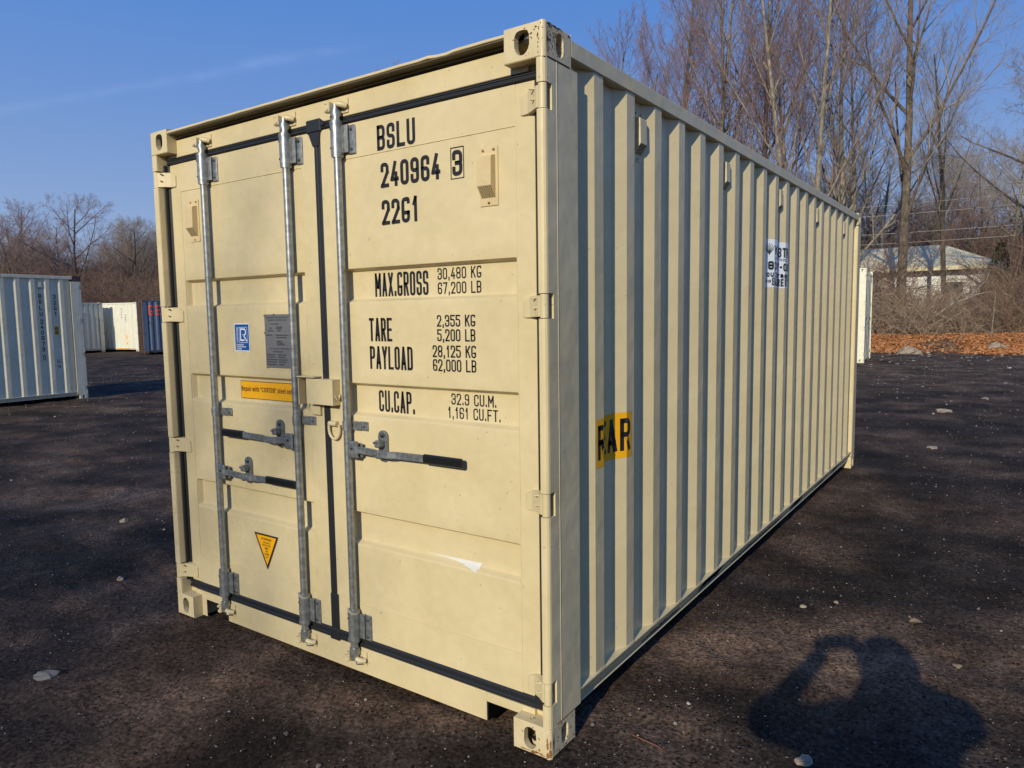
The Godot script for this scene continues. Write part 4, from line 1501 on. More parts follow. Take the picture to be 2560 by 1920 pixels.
	wall_text(o, "S", -0.26, 0.70, 0.96, 1.86, 2.34, 0.075, 0.004, M.sticker_white)

# ------------------------------------------------------------------ ground
func flat_zone(x: float, z: float) -> float:       # 0 where something stands, 1 away from it
	var d := 9.0
	for c in [Vector2(-0.09, -0.09), Vector2(-W + 0.09, -0.09), Vector2(-0.09, -L + 0.09), Vector2(-W + 0.09, -L + 0.09)]:
		d = minf(d, Vector2(x, z).distance_to(c))
	return smoothstep(0.12, 0.6, d)

func bank_line(x: float) -> float:      # z of the foot of the leaf bank
	return -25.6 + 0.9 * noise_c.get_noise_1d(x * 9.0) - 0.02 * x * x * (1.0 if x > 0.0 else 0.25)

func mound(x: float) -> float:      # where the bank heaps up into dead grass instead of leaves
	return exp(-pow((x + 0.75) / 0.75, 4.0)) + exp(-pow((x - 4.5) / 1.0, 4.0)) + exp(-pow((x + 7.5) / 1.2, 4.0))

func ground_far(x: float, z: float) -> float:
	var right := smoothstep(-24.0, -8.0, x + 0.25 * (z + 20.0))
	var y := 0.19 * smoothstep(-9.0, -23.0, z) * right
	var bz := bank_line(x)
	y += right * (0.42 * smoothstep(bz + 0.3, bz - 6.5, z) + 0.22 * exp(-pow((z - bz + 2.4) / 1.5, 2.0)) * mound(x))
	y += 0.28 * exp(-(pow((x + 3.6) / 1.3, 2.0) + pow((z + 18.6) / 1.0, 2.0)))
	var r := Vector2(x, z).length()
	var back := smoothstep(-20.0, -60.0, z + 0.45 * x)
	y += 7.5 * smoothstep(47.0, 95.0, r) * maxf(back, smoothstep(-46.0, -95.0, x) * 0.7)
	y += 0.3 * smoothstep(40.0, 90.0, r) * noise_c.get_noise_2d(x * 1.2, z * 1.2)
	return y

func ground_y(x: float, z: float, fine := true) -> float:
	var y := ground_far(x, z)
	if fine and absf(x) < 60.0 and absf(z) < 60.0:
		var f := flat_zone(x, z)
		y += f * (0.020 * noise_a.get_noise_2d(x * 0.9, z * 1.6) + 0.017 * noise_b.get_noise_2d(x * 3.0 + 0.8 * z, z * 5.0)) - 0.006 + 0.008 * noise_b.get_noise_2d(x * 22.0, z * 22.0)
		# ruts that run across the picture
		var s := x * 0.50 + z * 0.866
		y += f * 0.010 * noise_c.get_noise_2d(s * 14.0, (x * 0.866 - z * 0.5) * 1.2)
	return y

func ground_color(x: float, z: float) -> Color:
	var s := x * 0.45 + z * 0.89
	var t := x * 0.89 - z * 0.45
	var a := 0.5 + 0.5 * noise_c.get_noise_2d(s * 5.0, t * 1.3)
	var b := 0.5 + 0.5 * noise_b.get_noise_2d(x * 1.1 + 30.0, z * 1.1)
	var dark := Color(0.145, 0.130, 0.128)
	var brown := Color(0.32, 0.262, 0.225)
	var dusty := Color(0.60, 0.48, 0.39)
	var c := dark.lerp(brown, smoothstep(0.35, 0.65, b))
	c = c.lerp(dusty, smoothstep(0.56, 0.84, a) * 0.8)
	var right := smoothstep(-24.0, -8.0, x + 0.25 * (z + 20.0))
	var bz := bank_line(x)
	c = c.lerp(Color(0.44, 0.385, 0.34), smoothstep(-11.0, -20.0, z) * 0.75 * (0.5 + b))
	# leaf litter and dead grass on the bank
	var litter := smoothstep(bz + 1.1, bz - 0.8, z + 1.6 * noise_b.get_noise_2d(x * 4.0, z * 4.0)) * right
	var far := smoothstep(38.0, 48.0, Vector2(x, z).length())
	var lc := Color(1.0, 0.46, 0.19).lerp(Color(0.80, 0.62, 0.40), minf(mound(x), 1.0))
	c = c.lerp(lc, litter)
	c = c.lerp(Color(0.30, 0.21, 0.14), far)
	return c

func ground() -> void:
	var n := 500
	var R := 430.0
	var a := 6.6
	var cx := -0.3
	var cz := -0.4
	var co := PackedFloat32Array()
	for i in n + 1:
		co.append(R * sinh(a * (2.0 * i / n - 1.0)) / sinh(a))
	var v := PackedVector3Array()
	var cl := PackedColorArray()
	var uv := PackedVector2Array()
	var uv2 := PackedVector2Array()
	for j in n + 1:
		for i in n + 1:
			var x := cx + co[i]
			var z := cz + co[j]
			v.push_back(Vector3(x, ground_y(x, z), z))
			cl.push_back(ground_color(x, z))
			uv.push_back(Vector2(x, z) / 1.55)
			uv2.push_back(Vector2(x * 0.8 - z * 0.6, x * 0.6 + z * 0.8) / 5.3)
	var ix := PackedInt32Array()
	var nn := PackedVector3Array()
	var w := n + 1
	nn.resize(w * w)
	for j in w:
		for i in w:
			var l := v[j * w + maxi(i - 1, 0)]
			var r := v[j * w + mini(i + 1, n)]
			var u := v[maxi(j - 1, 0) * w + i]
			var d := v[mini(j + 1, n) * w + i]
			nn[j * w + i] = (d - u).cross(r - l).normalized()
	for j in n:
		for i in n:
			var k := j * w + i
			ix.append_array([k, k + 1, k + w + 1, k, k + w + 1, k + w])
	var ar := []
	ar.resize(Mesh.ARRAY_MAX)
	ar[Mesh.ARRAY_VERTEX] = v
	ar[Mesh.ARRAY_NORMAL] = nn
	ar[Mesh.ARRAY_COLOR] = cl
	ar[Mesh.ARRAY_TEX_UV] = uv
	ar[Mesh.ARRAY_TEX_UV2] = uv2
	ar[Mesh.ARRAY_INDEX] = ix
	var m := ArrayMesh.new()
	m.add_surface_from_arrays(Mesh.PRIMITIVE_TRIANGLES, ar)
	var g := MeshInstance3D.new()
	g.mesh = m
	g.material_override = gravel_material()
	g.name = "ground"
	add_child(g)
	g.set_meta("kind", "structure")

func gravel_material() -> StandardMaterial3D:
	var s := 1024
	var a := seamless(201, s, 0.05, 4)
	var b := seamless(202, s, 0.012, 4)
	var c := seamless(203, s, 0.075, 2, FastNoiseLite.TYPE_CELLULAR)
	var hgt := PackedByteArray()
	hgt.resize(s * s)
	var px := PackedByteArray()
	px.resize(s * s * 3)
	for i in s * s:
		var h := 0.55 * a[i] / 255.0 + 0.25 * b[i] / 255.0 + 0.3 * (1.0 - c[i] / 255.0)
		hgt[i] = int(clampf(h * 0.75, 0, 1) * 255)
		var k := clampf(0.30 + 0.42 * a[i] / 255.0 + 0.22 * (b[i] / 255.0 - 0.5) + 0.16 * (1.0 - c[i] / 255.0), 0.1, 1.0)
		px[i * 3] = int(minf(k * 305, 255))
		px[i * 3 + 1] = int(minf(k * 296, 255))
		px[i * 3 + 2] = int(minf(k * 288, 255))
	var rng := RandomNumberGenerator.new()
	rng.seed = 7
	for q in 9000:      # grit
		var x := rng.randi_range(0, s - 1)
		var y := rng.randi_range(0, s - 1)
		var r := 1.0 + pow(rng.randf(), 4.0) * 3.2
		var g := rng.randf_range(0.35, 1.0) if rng.randf() < 0.25 else rng.randf_range(0.25, 0.75)
		var warm := rng.randf_range(-0.08, 0.12)
		var ri := ceili(r)
		var sq := rng.randf_range(0.6, 1.0)
		for dy in range(-ri, ri + 1):
			for dx in range(-ri, ri + 1):
				var d := (dx * dx + dy * dy * sq) / (r * r)
				if d > 1.0: continue
				var i := posmod(y + dy, s) * s + posmod(x + dx, s)
				px[i * 3] = int(clampf(g + warm * 0.6, 0, 1) * 220)
				px[i * 3 + 1] = int(clampf(g, 0, 1) * 220)
				px[i * 3 + 2] = int(clampf(g - warm * 0.6, 0, 1) * 220)
				hgt[i] = mini(255, int(150 + 80 * (1.0 - d) + 20 * g))
	var img := Image.create_from_data(s, s, false, Image.FORMAT_RGB8, px)
	var him := Image.create_from_data(s, s, false, Image.FORMAT_L8, hgt)
	him.convert(Image.FORMAT_RGBA8)
	him.bump_map_to_normal_map(5.0)
	var m := mat(0.95, 0.80, 0.69, 0.93)
	m.albedo_texture = tex_of(img)
	m.normal_enabled = true
	m.normal_texture = tex_of(him)
	m.normal_scale = 0.9
	m.vertex_color_use_as_albedo = true
	m.metallic_specular = 0.25
	var d := seamless(210, 512, 0.012, 6)
	for i in d.size():
		d[i] = int(lerpf(120.0, 255.0, d[i] / 255.0))
	m.detail_enabled = true
	m.detail_blend_mode = BaseMaterial3D.BLEND_MODE_MUL
	m.detail_uv_layer = BaseMaterial3D.DETAIL_UV_2
	m.detail_albedo = tex_of(Image.create_from_data(512, 512, false, Image.FORMAT_L8, d))
	return m

func lump_mesh(sd: int, sides: int, rings: int, squash: float) -> ArrayMesh:
	var b := MB.new()
	var f := fnl(sd, 0.9, 2)
	var p := []
	for i in rings + 1:
		for j in sides:
			var th := PI * i / rings
			var ph := TAU * j / sides
			var d := Vector3(sin(th) * cos(ph), cos(th), sin(th) * sin(ph))
			p.append(d * (1.0 + 0.45 * f.get_noise_3dv(d)) * Vector3(1, squash, 0.8))
	for i in rings:
		for j in sides:
			var k := i * sides + j
			var k2 := i * sides + (j + 1) % sides
			var mid: Vector3 = p[k] + p[k2 + sides]
			if i > 0: b.tri(p[k], p[k2], p[k2 + sides], mid)
			if i < rings - 1: b.tri(p[k], p[k2 + sides], p[k + sides], mid)
	return b.commit()

func under_container(x: float, z: float) -> bool:
	return x < 0.0 and x > -W and z < 0.0 and z > -L

func scatter(called: String, mesh: Mesh, m: Material, xf: Array, cols: Array, label: String, category: String) -> void:
	var mm := MultiMesh.new()
	mm.transform_format = MultiMesh.TRANSFORM_3D
	mm.use_colors = cols.size() > 0
	mm.mesh = mesh
	mm.instance_count = xf.size()
	for i in xf.size():
		mm.set_instance_transform(i, xf[i])
		if cols.size(): mm.set_instance_color(i, cols[i])
	var o := MultiMeshInstance3D.new()
	o.multimesh = mm
	o.material_override = m
	o.name = numbered(called)
	add_child(o)
	tag(o, label, category, "", "stuff")

func pebbles() -> void:
	var rng := RandomNumberGenerator.new()
	rng.seed = 99
	var xf := []
	var cols := []
	while xf.size() < 26000:
		var az := rng.randf_range(-0.15, 1.42)          # seen sector, widened
		var d := 0.9 + 27.0 * pow(rng.randf(), 2.2)
		var x := 1.3 - sin(az) * d
		var z := 2.1 - cos(az) * d
		if under_container(x, z) or z < -25.5: continue
		if noise_b.get_noise_2d(x * 2.0, z * 2.0) < rng.randf_range(-0.7, 0.35): continue
		var r := 0.0018 + 0.0035 * pow(rng.randf(), 2.5)
		if rng.randf() < 0.035: r *= rng.randf_range(1.6, 3.2)
		r *= 1.0 + maxf(0.0, d - 5.0) * 0.16
		var t := Basis(Vector3(rng.randf() - 0.5, rng.randf(), rng.randf() - 0.5).normalized(), rng.randf() * TAU).scaled(Vector3(1, 0.75, 1) * r)
		xf.append(Transform3D(t, Vector3(x, ground_y(x, z) + r * 0.25, z)))
		var g := 0.06 + 0.26 * pow(rng.randf(), 2.8)
		cols.append(Color(g * 1.08, g * 0.95, g * 0.82))
	for i in 900:      # clods and bigger stones towards the bank
		var x := rng.randf_range(-6.0, 4.5)
		var z := -25.4 + 13.0 * pow(rng.randf(), 1.7)
		if noise_b.get_noise_2d(x * 0.9 + 7.0, z * 1.6) < rng.randf_range(-0.35, 0.3): continue
		var r := 0.018 + 0.06 * pow(rng.randf(), 3.0)
		xf.append(Transform3D(Basis(Vector3.UP, rng.randf() * TAU).scaled(Vector3(1.2, 0.6, 1) * r), Vector3(x, ground_y(x, z) + r * 0.15, z)))
		var g := 0.06 + 0.28 * pow(rng.randf(), 3.0)
		cols.append(Color(g * 1.1, g * 0.95, g * 0.8))
	var m := mat(1, 1, 1, 0.9)
	m.albedo_color = Color.WHITE
	m.vertex_color_use_as_albedo = true
	scatter("gravel", lump_mesh(4, 6, 4, 0.7), m, xf, cols, "loose grit and pebbles strewn over the dark yard", "gravel")

func stones() -> void:
	var sm := mat(0.16, 0.15, 0.13, 0.9)
	var pale := mat(0.30, 0.24, 0.18, 0.9)
	var meshes := [lump_mesh(11, 12, 8, 0.28), lump_mesh(12, 10, 7, 0.55), lump_mesh(13, 11, 7, 0.7)]
	var list := [
		[-2.255, 0.740, 0.055, 0, 0, "flat grey stone lying alone on the gravel at lower left", 0.35],
		[-3.239, -0.089, 0.024, 1, 1, "pale pebble on the gravel left of the near container's lower left corner", 0.2],
		[-4.56, -0.783, 0.03, 2, 1, "pale stone on the gravel left of the front container, far behind the other pebbles", 1.0],
		[0.435, -1.922, 0.018, 1, 1, "small white pebble on the gravel right of the container, left one of a pair", 0.6],
		[0.573, -2.077, 0.014, 1, 1, "small white pebble on the gravel right of the container, right one of a pair", 2.6],
		[0.59, -7.564, 0.07, 0, 1, "pale flat stone lying on dark ground beyond the photographer's shadow", 1.2],
		[0.465, -11.1, 0.12, 0, 1, "larger pale flat stone midway across the yard at right", 0.3],
		[-1.48, -24.9, 0.34, 1, 1, "tan rock at the foot of the leaf bank near the edge-on container", 0.2],
		[0.87, -27.3, 0.28, 1, 1, "pale rock lying among orange leaves on the bank at far right", 0.1],
		[0.76, -0.512, 0.030, 2, 1, "pale stone at the bottom of the picture inside the photographer's shadow", 0.7],
	]
	for k in list:
		var o := single("stone", meshes[k[3]], sm if k[4] == 0 else pale, k[5], "stone", "stones lying about the yard")
		o.scale = Vector3.ONE * k[2]
		o.rotation.y = k[6]
		o.position = Vector3(k[0], ground_y(k[0], k[1]) + k[2] * 0.12, k[1])
	# two fallen leaves and a stick
	for k in [[0.965, -2.039, 0.055, 0.5, "tan fallen leaf on the gravel beyond the photographer's shadow"], [1.168, -1.664, 0.04, 1.9, "greyish fallen leaf on the gravel right of the photographer's shadow"]]:
		var b := MB.new()
		var n := 10
		for i in n:
			var t0 := i / float(n)
			var t1 := (i + 1) / float(n)
			for s in [-1.0, 1.0]:
				var w0 := sin(PI * t0) * 0.42 * (1.0 + 0.25 * sin(t0 * 26.0))
				var w1 := sin(PI * t1) * 0.42 * (1.0 + 0.25 * sin(t1 * 26.0))
				b.quad(Vector3(t0 - 0.5, 0.10 * sin(PI * t0), 0), Vector3(t1 - 0.5, 0.10 * sin(PI * t1), 0), Vector3(t1 - 0.5, 0.10 * sin(PI * t1) + 0.12 * w1, s * w1), Vector3(t0 - 0.5, 0.10 * sin(PI * t0) + 0.12 * w0, s * w0), Vector3.UP)
		var o := single("fallen_leaf", b.commit(), mat(0.30, 0.20, 0.11, 0.85), k[4], "leaf", "leaves on the gravel")
		o.scale = Vector3.ONE * k[2] * 1.25
		o.rotation.y = k[3]
		o.position = Vector3(k[0], ground_y(k[0], k[1]) + 0.006, k[1])
	var sb := MB.new()
	sb.tube(PackedVector3Array([Vector3(0, 0.004, 0), Vector3(0.05, 0.007, 0.012), Vector3(0.11, 0.004, 0.016), Vector3(0.15, 0.003, 0.034)]), PackedFloat32Array([0.002, 0.0032, 0.003, 0.0015]), 7)
	var st := single("stick", sb.commit(), mat(0.16, 0.06, 0.035, 0.8), "thin reddish stick on the gravel beside the container's near bottom corner", "stick")
	st.position = Vector3(0.174, ground_y(0.2, -0.3), -0.317)

func leaf_litter() -> void:
	var b := MB.new()
	var q := [Vector3(-0.5, 0.0, 0), Vector3(-0.15, 0.10, -0.32), Vector3(0.5, 0.02, 0), Vector3(-0.1, 0.16, 0.30)]
	b.tri(q[0], q[1], q[2], Vector3.UP)
	b.tri(q[0], q[2], q[3], Vector3.UP)
	var rng := RandomNumberGenerator.new()
	rng.seed = 41
	var xf := []
	var cols := []
	while xf.size() < 30000:
		var x := rng.randf_range(-9.0, 6.0)
		var z := rng.randf_range(-34.0, -24.8)
		var bz := bank_line(x)
		var den := (smoothstep(bz + 1.6, bz - 0.8, z) * 0.9 + 0.04 * smoothstep(bz + 7.0, bz, z)) * (0.22 + 0.78 * (1.0 - mound(x)))
		if rng.randf() > den: continue
		var s := rng.randf_range(0.07, 0.14)
		var t := Basis.from_euler(Vector3(rng.randf_range(-0.7, 0.7), rng.randf() * TAU, rng.randf_range(-0.7, 0.7))).scaled(Vector3.ONE * s)
		xf.append(Transform3D(t, Vector3(x, ground_y(x, z) + 0.02 + rng.randf() * 0.03, z)))
		var h := rng.randf()
		var c := Color(0.50, 0.17, 0.045).lerp(Color(0.30, 0.12, 0.05), rng.randf()).lerp(Color(0.52, 0.30, 0.13), h * h * 0.8)
		cols.append(c)
	var m := mat(1, 1, 1, 0.85)
	m.albedo_color = Color.WHITE
	m.vertex_color_use_as_albedo = true
	scatter("leaf_litter", b.commit(), m, xf, cols, "carpet of fallen orange leaves on the bank before the woods", "leaves")

# ------------------------------------------------------------------ trees
class Wood:
	var v := PackedVector3Array()
	var n := PackedVector3Array()
	var ix := PackedInt32Array()
	func tube(p: PackedVector3Array, r0: float, r1: float, sides: int) -> void:
		var m := p.size()
		var k0 := v.size()
		var d0 := (p[1] - p[0]).normalized()
		var side := d0.cross(Vector3.UP if absf(d0.y) < 0.9 else Vector3.RIGHT).normalized()
		for i in m:
			var d := (p[mini(i + 1, m - 1)] - p[maxi(i - 1, 0)]).normalized()
			side = (side - d * side.dot(d)).normalized()
			var o := d.cross(side)
			var r := lerpf(r0, r1, float(i) / (m - 1))
			for j in sides:
				var a := TAU * j / sides
				var w := side * cos(a) + o * sin(a)
				v.push_back(p[i] + w * r)
				n.push_back(w)
		for i in m - 1:
			for j in sides:
				var a := k0 + i * sides + j
				var b := k0 + i * sides + (j + 1) % sides
				ix.push_back(a); ix.push_back(b + sides); ix.push_back(b)
				ix.push_back(a); ix.push_back(a + sides); ix.push_back(b + sides)
	func commit() -> ArrayMesh:
		var a := []
		a.resize(Mesh.ARRAY_MAX)
		a[Mesh.ARRAY_VERTEX] = v
		a[Mesh.ARRAY_NORMAL] = n
		a[Mesh.ARRAY_INDEX] = ix
		var m := ArrayMesh.new()
		m.add_surface_from_arrays(Mesh.PRIMITIVE_TRIANGLES, a)
		return m

const T_SEG := [9, 6, 4, 3, 2]
const T_SIDE := [9, 6, 4, 3, 3]
var t_opt := {}

func grow(trunk: Wood, crown: Wood, rng: RandomNumberGenerator, p: Vector3, d: Vector3, length: float, r: float, level: int) -> void:
	var seg: int = T_SEG[level]
	var pts := PackedVector3Array([p])
	var dirs: Array[Vector3] = [d]
	var wander: float = t_opt.wander[level]
	var rise: float = t_opt.rise[level]
	for i in seg:
		d = (d + Vector3(rng.randf_range(-1, 1), rng.randf_range(-0.6, 0.6), rng.randf_range(-1, 1)) * wander + Vector3.UP * rise).normalized()
		p += d * length / seg
		pts.push_back(p)
		dirs.append(d)
	var tip := r * (0.22 if level < 4 else 0.6)
	var wood := trunk if level <= 1 else crown
	wood.tube(pts, r, maxf(tip, 0.004), T_SIDE[level])
	if level >= t_opt.levels: return
	var cnt: int = t_opt.count[level]
	var start: float = t_opt.start[level]
	var az := rng.randf() * TAU
	for i in cnt:
		var t := lerpf(start, 0.98, (i + rng.randf() * 0.9) / cnt)
		var f := t * seg
		var k := mini(int(f), seg - 1)
		var q := pts[k].lerp(pts[k + 1], f - k)
		var dd := dirs[k + 1]
		az += 2.4 + rng.randf_range(-0.5, 0.5)
		var s := dd.cross(Vector3.UP if absf(dd.y) < 0.95 else Vector3.RIGHT).normalized()
		var o := dd.cross(s)
		var ang: float = t_opt.angle[level] * rng.randf_range(0.75, 1.25)
		var nd := (dd * cos(ang) + (s * cos(az) + o * sin(az)) * sin(ang)).normalized()
		var shape: float = (1.15 - 0.75 * t) if level == 0 else (1.1 - 0.45 * t)
		var nl: float = length * t_opt.ratio[level] * shape * rng.randf_range(0.75, 1.2)
		var nr := maxf(lerpf(r, tip, t) * t_opt.thick[level] * rng.randf_range(0.8, 1.1), 0.0048)
		grow(trunk, crown, rng, q, nd, nl, nr, level + 1)

func tree_meshes(sd: int, height: float, stems: int, r: float, opt: Dictionary) -> Array:
	var rng := RandomNumberGenerator.new()
	rng.seed = sd
	t_opt = opt
	var a := Wood.new()
	var b := Wood.new()
	for i in stems:
		var lean := 0.05 if stems == 1 else 0.20
		var az := TAU * i / stems + rng.randf()
		grow(a, b, rng, Vector3(cos(az), 0, sin(az)) * (0.0 if stems == 1 else r * 1.1), Vector3(cos(az) * lean, 1, sin(az) * lean).normalized(), height * (1.0 - 0.12 * i), r, 0)
	return [a.commit(), b.commit()]

func tree(kind: Array, bark_m: Material, twig_m: Material, at: Vector3, turn: float, s: float, called: String, label: String, group: String) -> void:
	var o := base(called, at, turn)
	o.scale = Vector3(1, 1, 1) * s
	tag(o, label, "tree", group)
	part("trunk", kind[0], bark_m, o)
	part("crown", kind[1], twig_m, o)

var tree_kinds := []
func make_tree_kinds() -> void:
	var up := {"levels": 4, "count": [16, 9, 7, 5], "start": [0.22, 0.2, 0.15, 0.1], "angle": [0.62, 0.55, 0.6, 0.6], "ratio": [0.42, 0.45, 0.42, 0.5], "thick": [0.55, 0.55, 0.6, 0.6], "wander": [0.05, 0.10, 0.16, 0.22, 0.3], "rise": [0.03, 0.12, 0.10, 0.06, 0.04]}
	var spread := {"levels": 4, "count": [13, 10, 8, 6], "start": [0.25, 0.25, 0.15, 0.1], "angle": [0.95, 0.75, 0.7, 0.7], "ratio": [0.58, 0.45, 0.42, 0.5], "thick": [0.6, 0.55, 0.6, 0.6], "wander": [0.08, 0.15, 0.2, 0.26, 0.3], "rise": [0.03, 0.07, 0.05, 0.03, 0.0]}
	var fine := {"levels": 4, "count": [13, 10, 8, 5], "start": [0.28, 0.15, 0.1, 0.1], "angle": [0.5, 0.45, 0.5, 0.5], "ratio": [0.40, 0.45, 0.45, 0.5], "thick": [0.5, 0.5, 0.55, 0.6], "wander": [0.04, 0.08, 0.12, 0.16, 0.2], "rise": [0.02, 0.12, 0.12, 0.08, 0.06]}
	tree_kinds.append(tree_meshes(101, 19.0, 1, 0.19, up))          # 0 tall upright
	tree_kinds.append(tree_meshes(102, 18.0, 3, 0.17, fine))        # 1 several ascending stems
	tree_kinds.append(tree_meshes(103, 12.0, 1, 0.21, spread))      # 2 spreading
	tree_kinds.append(tree_meshes(104, 17.0, 2, 0.18, up))          # 3 forked
	tree_kinds.append(tree_meshes(105, 9.5, 2, 0.14, spread))       # 4 low spreading
	tree_kinds.append(tree_meshes(106, 16.0, 1, 0.17, fine))        # 5 slender

func woods() -> void:
	make_tree_kinds()
	var right := [ # x, z, kind, scale, bark, twig, turn, label
		[-7.6, -35.6, 1, 1.10, "bark_pale", "twig_red", 0.4, "pale-barked tree of several stems rising behind the middle of the container's roof edge"],
		[-3.05, -36.4, 0, 1.18, "bark_brown", "twig_tan", 1.2, "tallest single-trunk tree, standing above the far end of the front container"],
		[-12.6, -37.0, 3, 1.18, "bark_pale", "twig_red", 2.2, "forked reddish tree left of the pale several-stemmed one"],
		[-15.8, -38.6, 5, 1.25, "bark_brown", "twig_red", 0.3, "slender brown tree with dense red twigs right of the near top corner casting"],
		[-19.6, -39.0, 1, 1.06, "bark_pale", "twig_red", 3.2, "bushy red-twigged tree just right of the near top corner casting"],
		[-10.2, -39.6, 0, 1.10, "bark_pale", "twig_grey", 4.0, "upright grey-twigged tree behind the forked reddish one"],
		[-5.6, -39.0, 3, 1.0, "bark_pale", "twig_tan", 5.0, "forked pale tree between the several-stemmed tree and the tallest one"],
		[-1.55, -39.8, 5, 0.86, "bark_dark", "twig_grey", 2.6, "slim dark tree right of the tallest trunk, ending well below its top"],
		[1.35, -37.5, 2, 0.92, "bark_dark", "twig_grey", 0.9, "crooked dark tree at the right edge of the view"],
		[-24.4, -31.6, 2, 1.22, "bark_brown", "twig_tan", 1.9, "tree whose twig tips show above the container's top edge near the middle"],
		[-22.3, -34.2, 5, 0.96, "bark_brown", "twig_red", 4.1, "tree whose twig tips show above the door lip beside the near casting"],
		[-27.0, -27.0, 4, 1.30, "bark_brown", "twig_tan", 0.2, "tree whose topmost twigs barely clear the door lip left of centre"],
	]
	for k in right:
		tree(tree_kinds[k[2]], M[k[4]], M[k[5]], Vector3(k[0], ground_far(k[0], k[1]) - 0.1, k[1]), k[6], k[3], "bare_tree", k[7], "bare trees along the back of the yard")
	var rng := RandomNumberGenerator.new()
	rng.seed = 17
	# deeper rows on the right: they fill the wood between the trunks
	for i in 34:
		var x := -24.0 + 36.0 * (i + rng.randf()) / 34.0
		var z := rng.randf_range(-66.0, -53.0)
		tree(tree_kinds[[2, 4, 4, 2][rng.randi() % 4]], M[["bark_brown", "bark_dark", "bark_pale"][rng.randi() % 3]], M[["twig_tan", "twig_grey", "twig_red"][rng.randi() % 3]], Vector3(x, ground_far(x, z) - 0.1, z), rng.randf() * TAU, rng.randf_range(0.7, 0.95), "bare_tree", "bare tree in the deeper wood at right, behind the front row of trunks", "bare trees of the deeper wood at right")
	# far edge on the left, behind the yard's other containers
	var left := [
		[-53.6, -22.6, 2, 0.74, "bark_dark", "twig_red", 0.5, "tallest bare tree of the far left treeline, above the grey container's right end"],
		[-54.6, -27.0, 2, 0.62, "bark_dark", "twig_tan", 2.5, "broad leaning bare tree right of the tallest one in the far left treeline"],
		[-55.6, -20.0, 4, 0.74, "bark_brown", "twig_red", 3.5, "low bushy bare tree left of the tallest one in the far left treeline"],
		[-56.8, -17.2, 5, 0.42, "bark_brown", "twig_grey", 1.1, "thin bare tree with open twigs near the left edge of the far treeline"],
		[-55.0, -15.6, 2, 0.58, "bark_dark", "twig_tan", 5.1, "bare tree cut by the left edge of the picture above the grey container"],
	]
	for k in left:
		tree(tree_kinds[k[2]], M[k[4]], M[k[5]], Vector3(k[0], ground_far(k[0], k[1]) - 0.1, k[1]), k[6], k[3], "bare_tree", k[7], "bare trees of the far left treeline")
	for i in 34:
		var t := (i + rng.randf()) / 34.0
		var x := lerpf(-68.0, -56.0, rng.randf())
		var z := lerpf(-8.0, -40.0, t)
		tree(tree_kinds[[2, 4, 4, 2][rng.randi() % 4]], M[["bark_brown", "bark_dark"][rng.randi() % 2]], M[["twig_tan", "twig_grey", "twig_red"][rng.randi() % 3]], Vector3(x, ground_far(x, z) - 0.1, z), rng.randf() * TAU, rng.randf_range(0.46, 0.62), "bare_tree", "bare tree in the depth of the far left treeline", "bare trees in the depth of the far left treeline")
	# trees behind the photographer: their shadows dapple yard and container
	for k in [[4.5, 40.0, 2, 1.45], [-9.0, 36.0, 3, 0.9], [13.5, 37.0, 4, 1.5], [-17.0, 42.0, 2, 1.4], [-30.0, 46.0, 4, 1.6], [21.0, 45.0, 2, 1.4]]:
		tree(tree_kinds[k[2]], M.bark_brown, M.twig_red, Vector3(k[0], ground_far(k[0], k[1]) - 0.1, k[1]), k[0], k[3], "bare_tree", "bare tree behind the photographer that casts dappled shade on the yard", "bare trees behind the photographer")

func thicket_mesh(sd: int, stems: int, rad: float, h: float, thick: float) -> ArrayMesh:
	var rng := RandomNumberGenerator.new()
	rng.seed = sd
	var w := Wood.new()
	for i in stems:
		var a := rng.randf() * TAU
		var q := sqrt(rng.randf()) * rad
		var p := Vector3(cos(a) * q, 0, sin(a) * q)
		var d := Vector3(rng.randf_range(-0.6, 0.6), 1.0, rng.randf_range(-0.6, 0.6)).normalized()
		var l := h * rng.randf_range(0.5, 1.25)
		var pts := PackedVector3Array([p])
		var droop := rng.randf_range(-0.02, 0.36)
		for k in 6:
			d = (d + Vector3(rng.randf_range(-0.3, 0.3), -droop, rng.randf_range(-0.3, 0.3))).normalized()
			p += d * l / 6.0
			pts.push_back(p)
		var r := thick * rng.randf_range(0.6, 1.5)
		w.tube(pts, r, r * 0.4, 3)
		for k in range(1, 6):
			for c in 2:
				var nd := (d * 0.4 + Vector3(rng.randf_range(-1, 1), rng.randf_range(-0.4, 0.9), rng.randf_range(-1, 1))).normalized()
				var sp := pts[k]
				var sl := l * rng.randf_range(0.10, 0.26)
				var mid := sp + nd * sl * 0.5
				var e := mid + (nd + Vector3(rng.randf_range(-0.5, 0.5), rng.randf_range(-0.5, 0.3), rng.randf_range(-0.5, 0.5))).normalized() * sl * 0.5
				w.tube(PackedVector3Array([sp, mid, e]), r * 0.55, r * 0.3, 3)
	return w.commit()

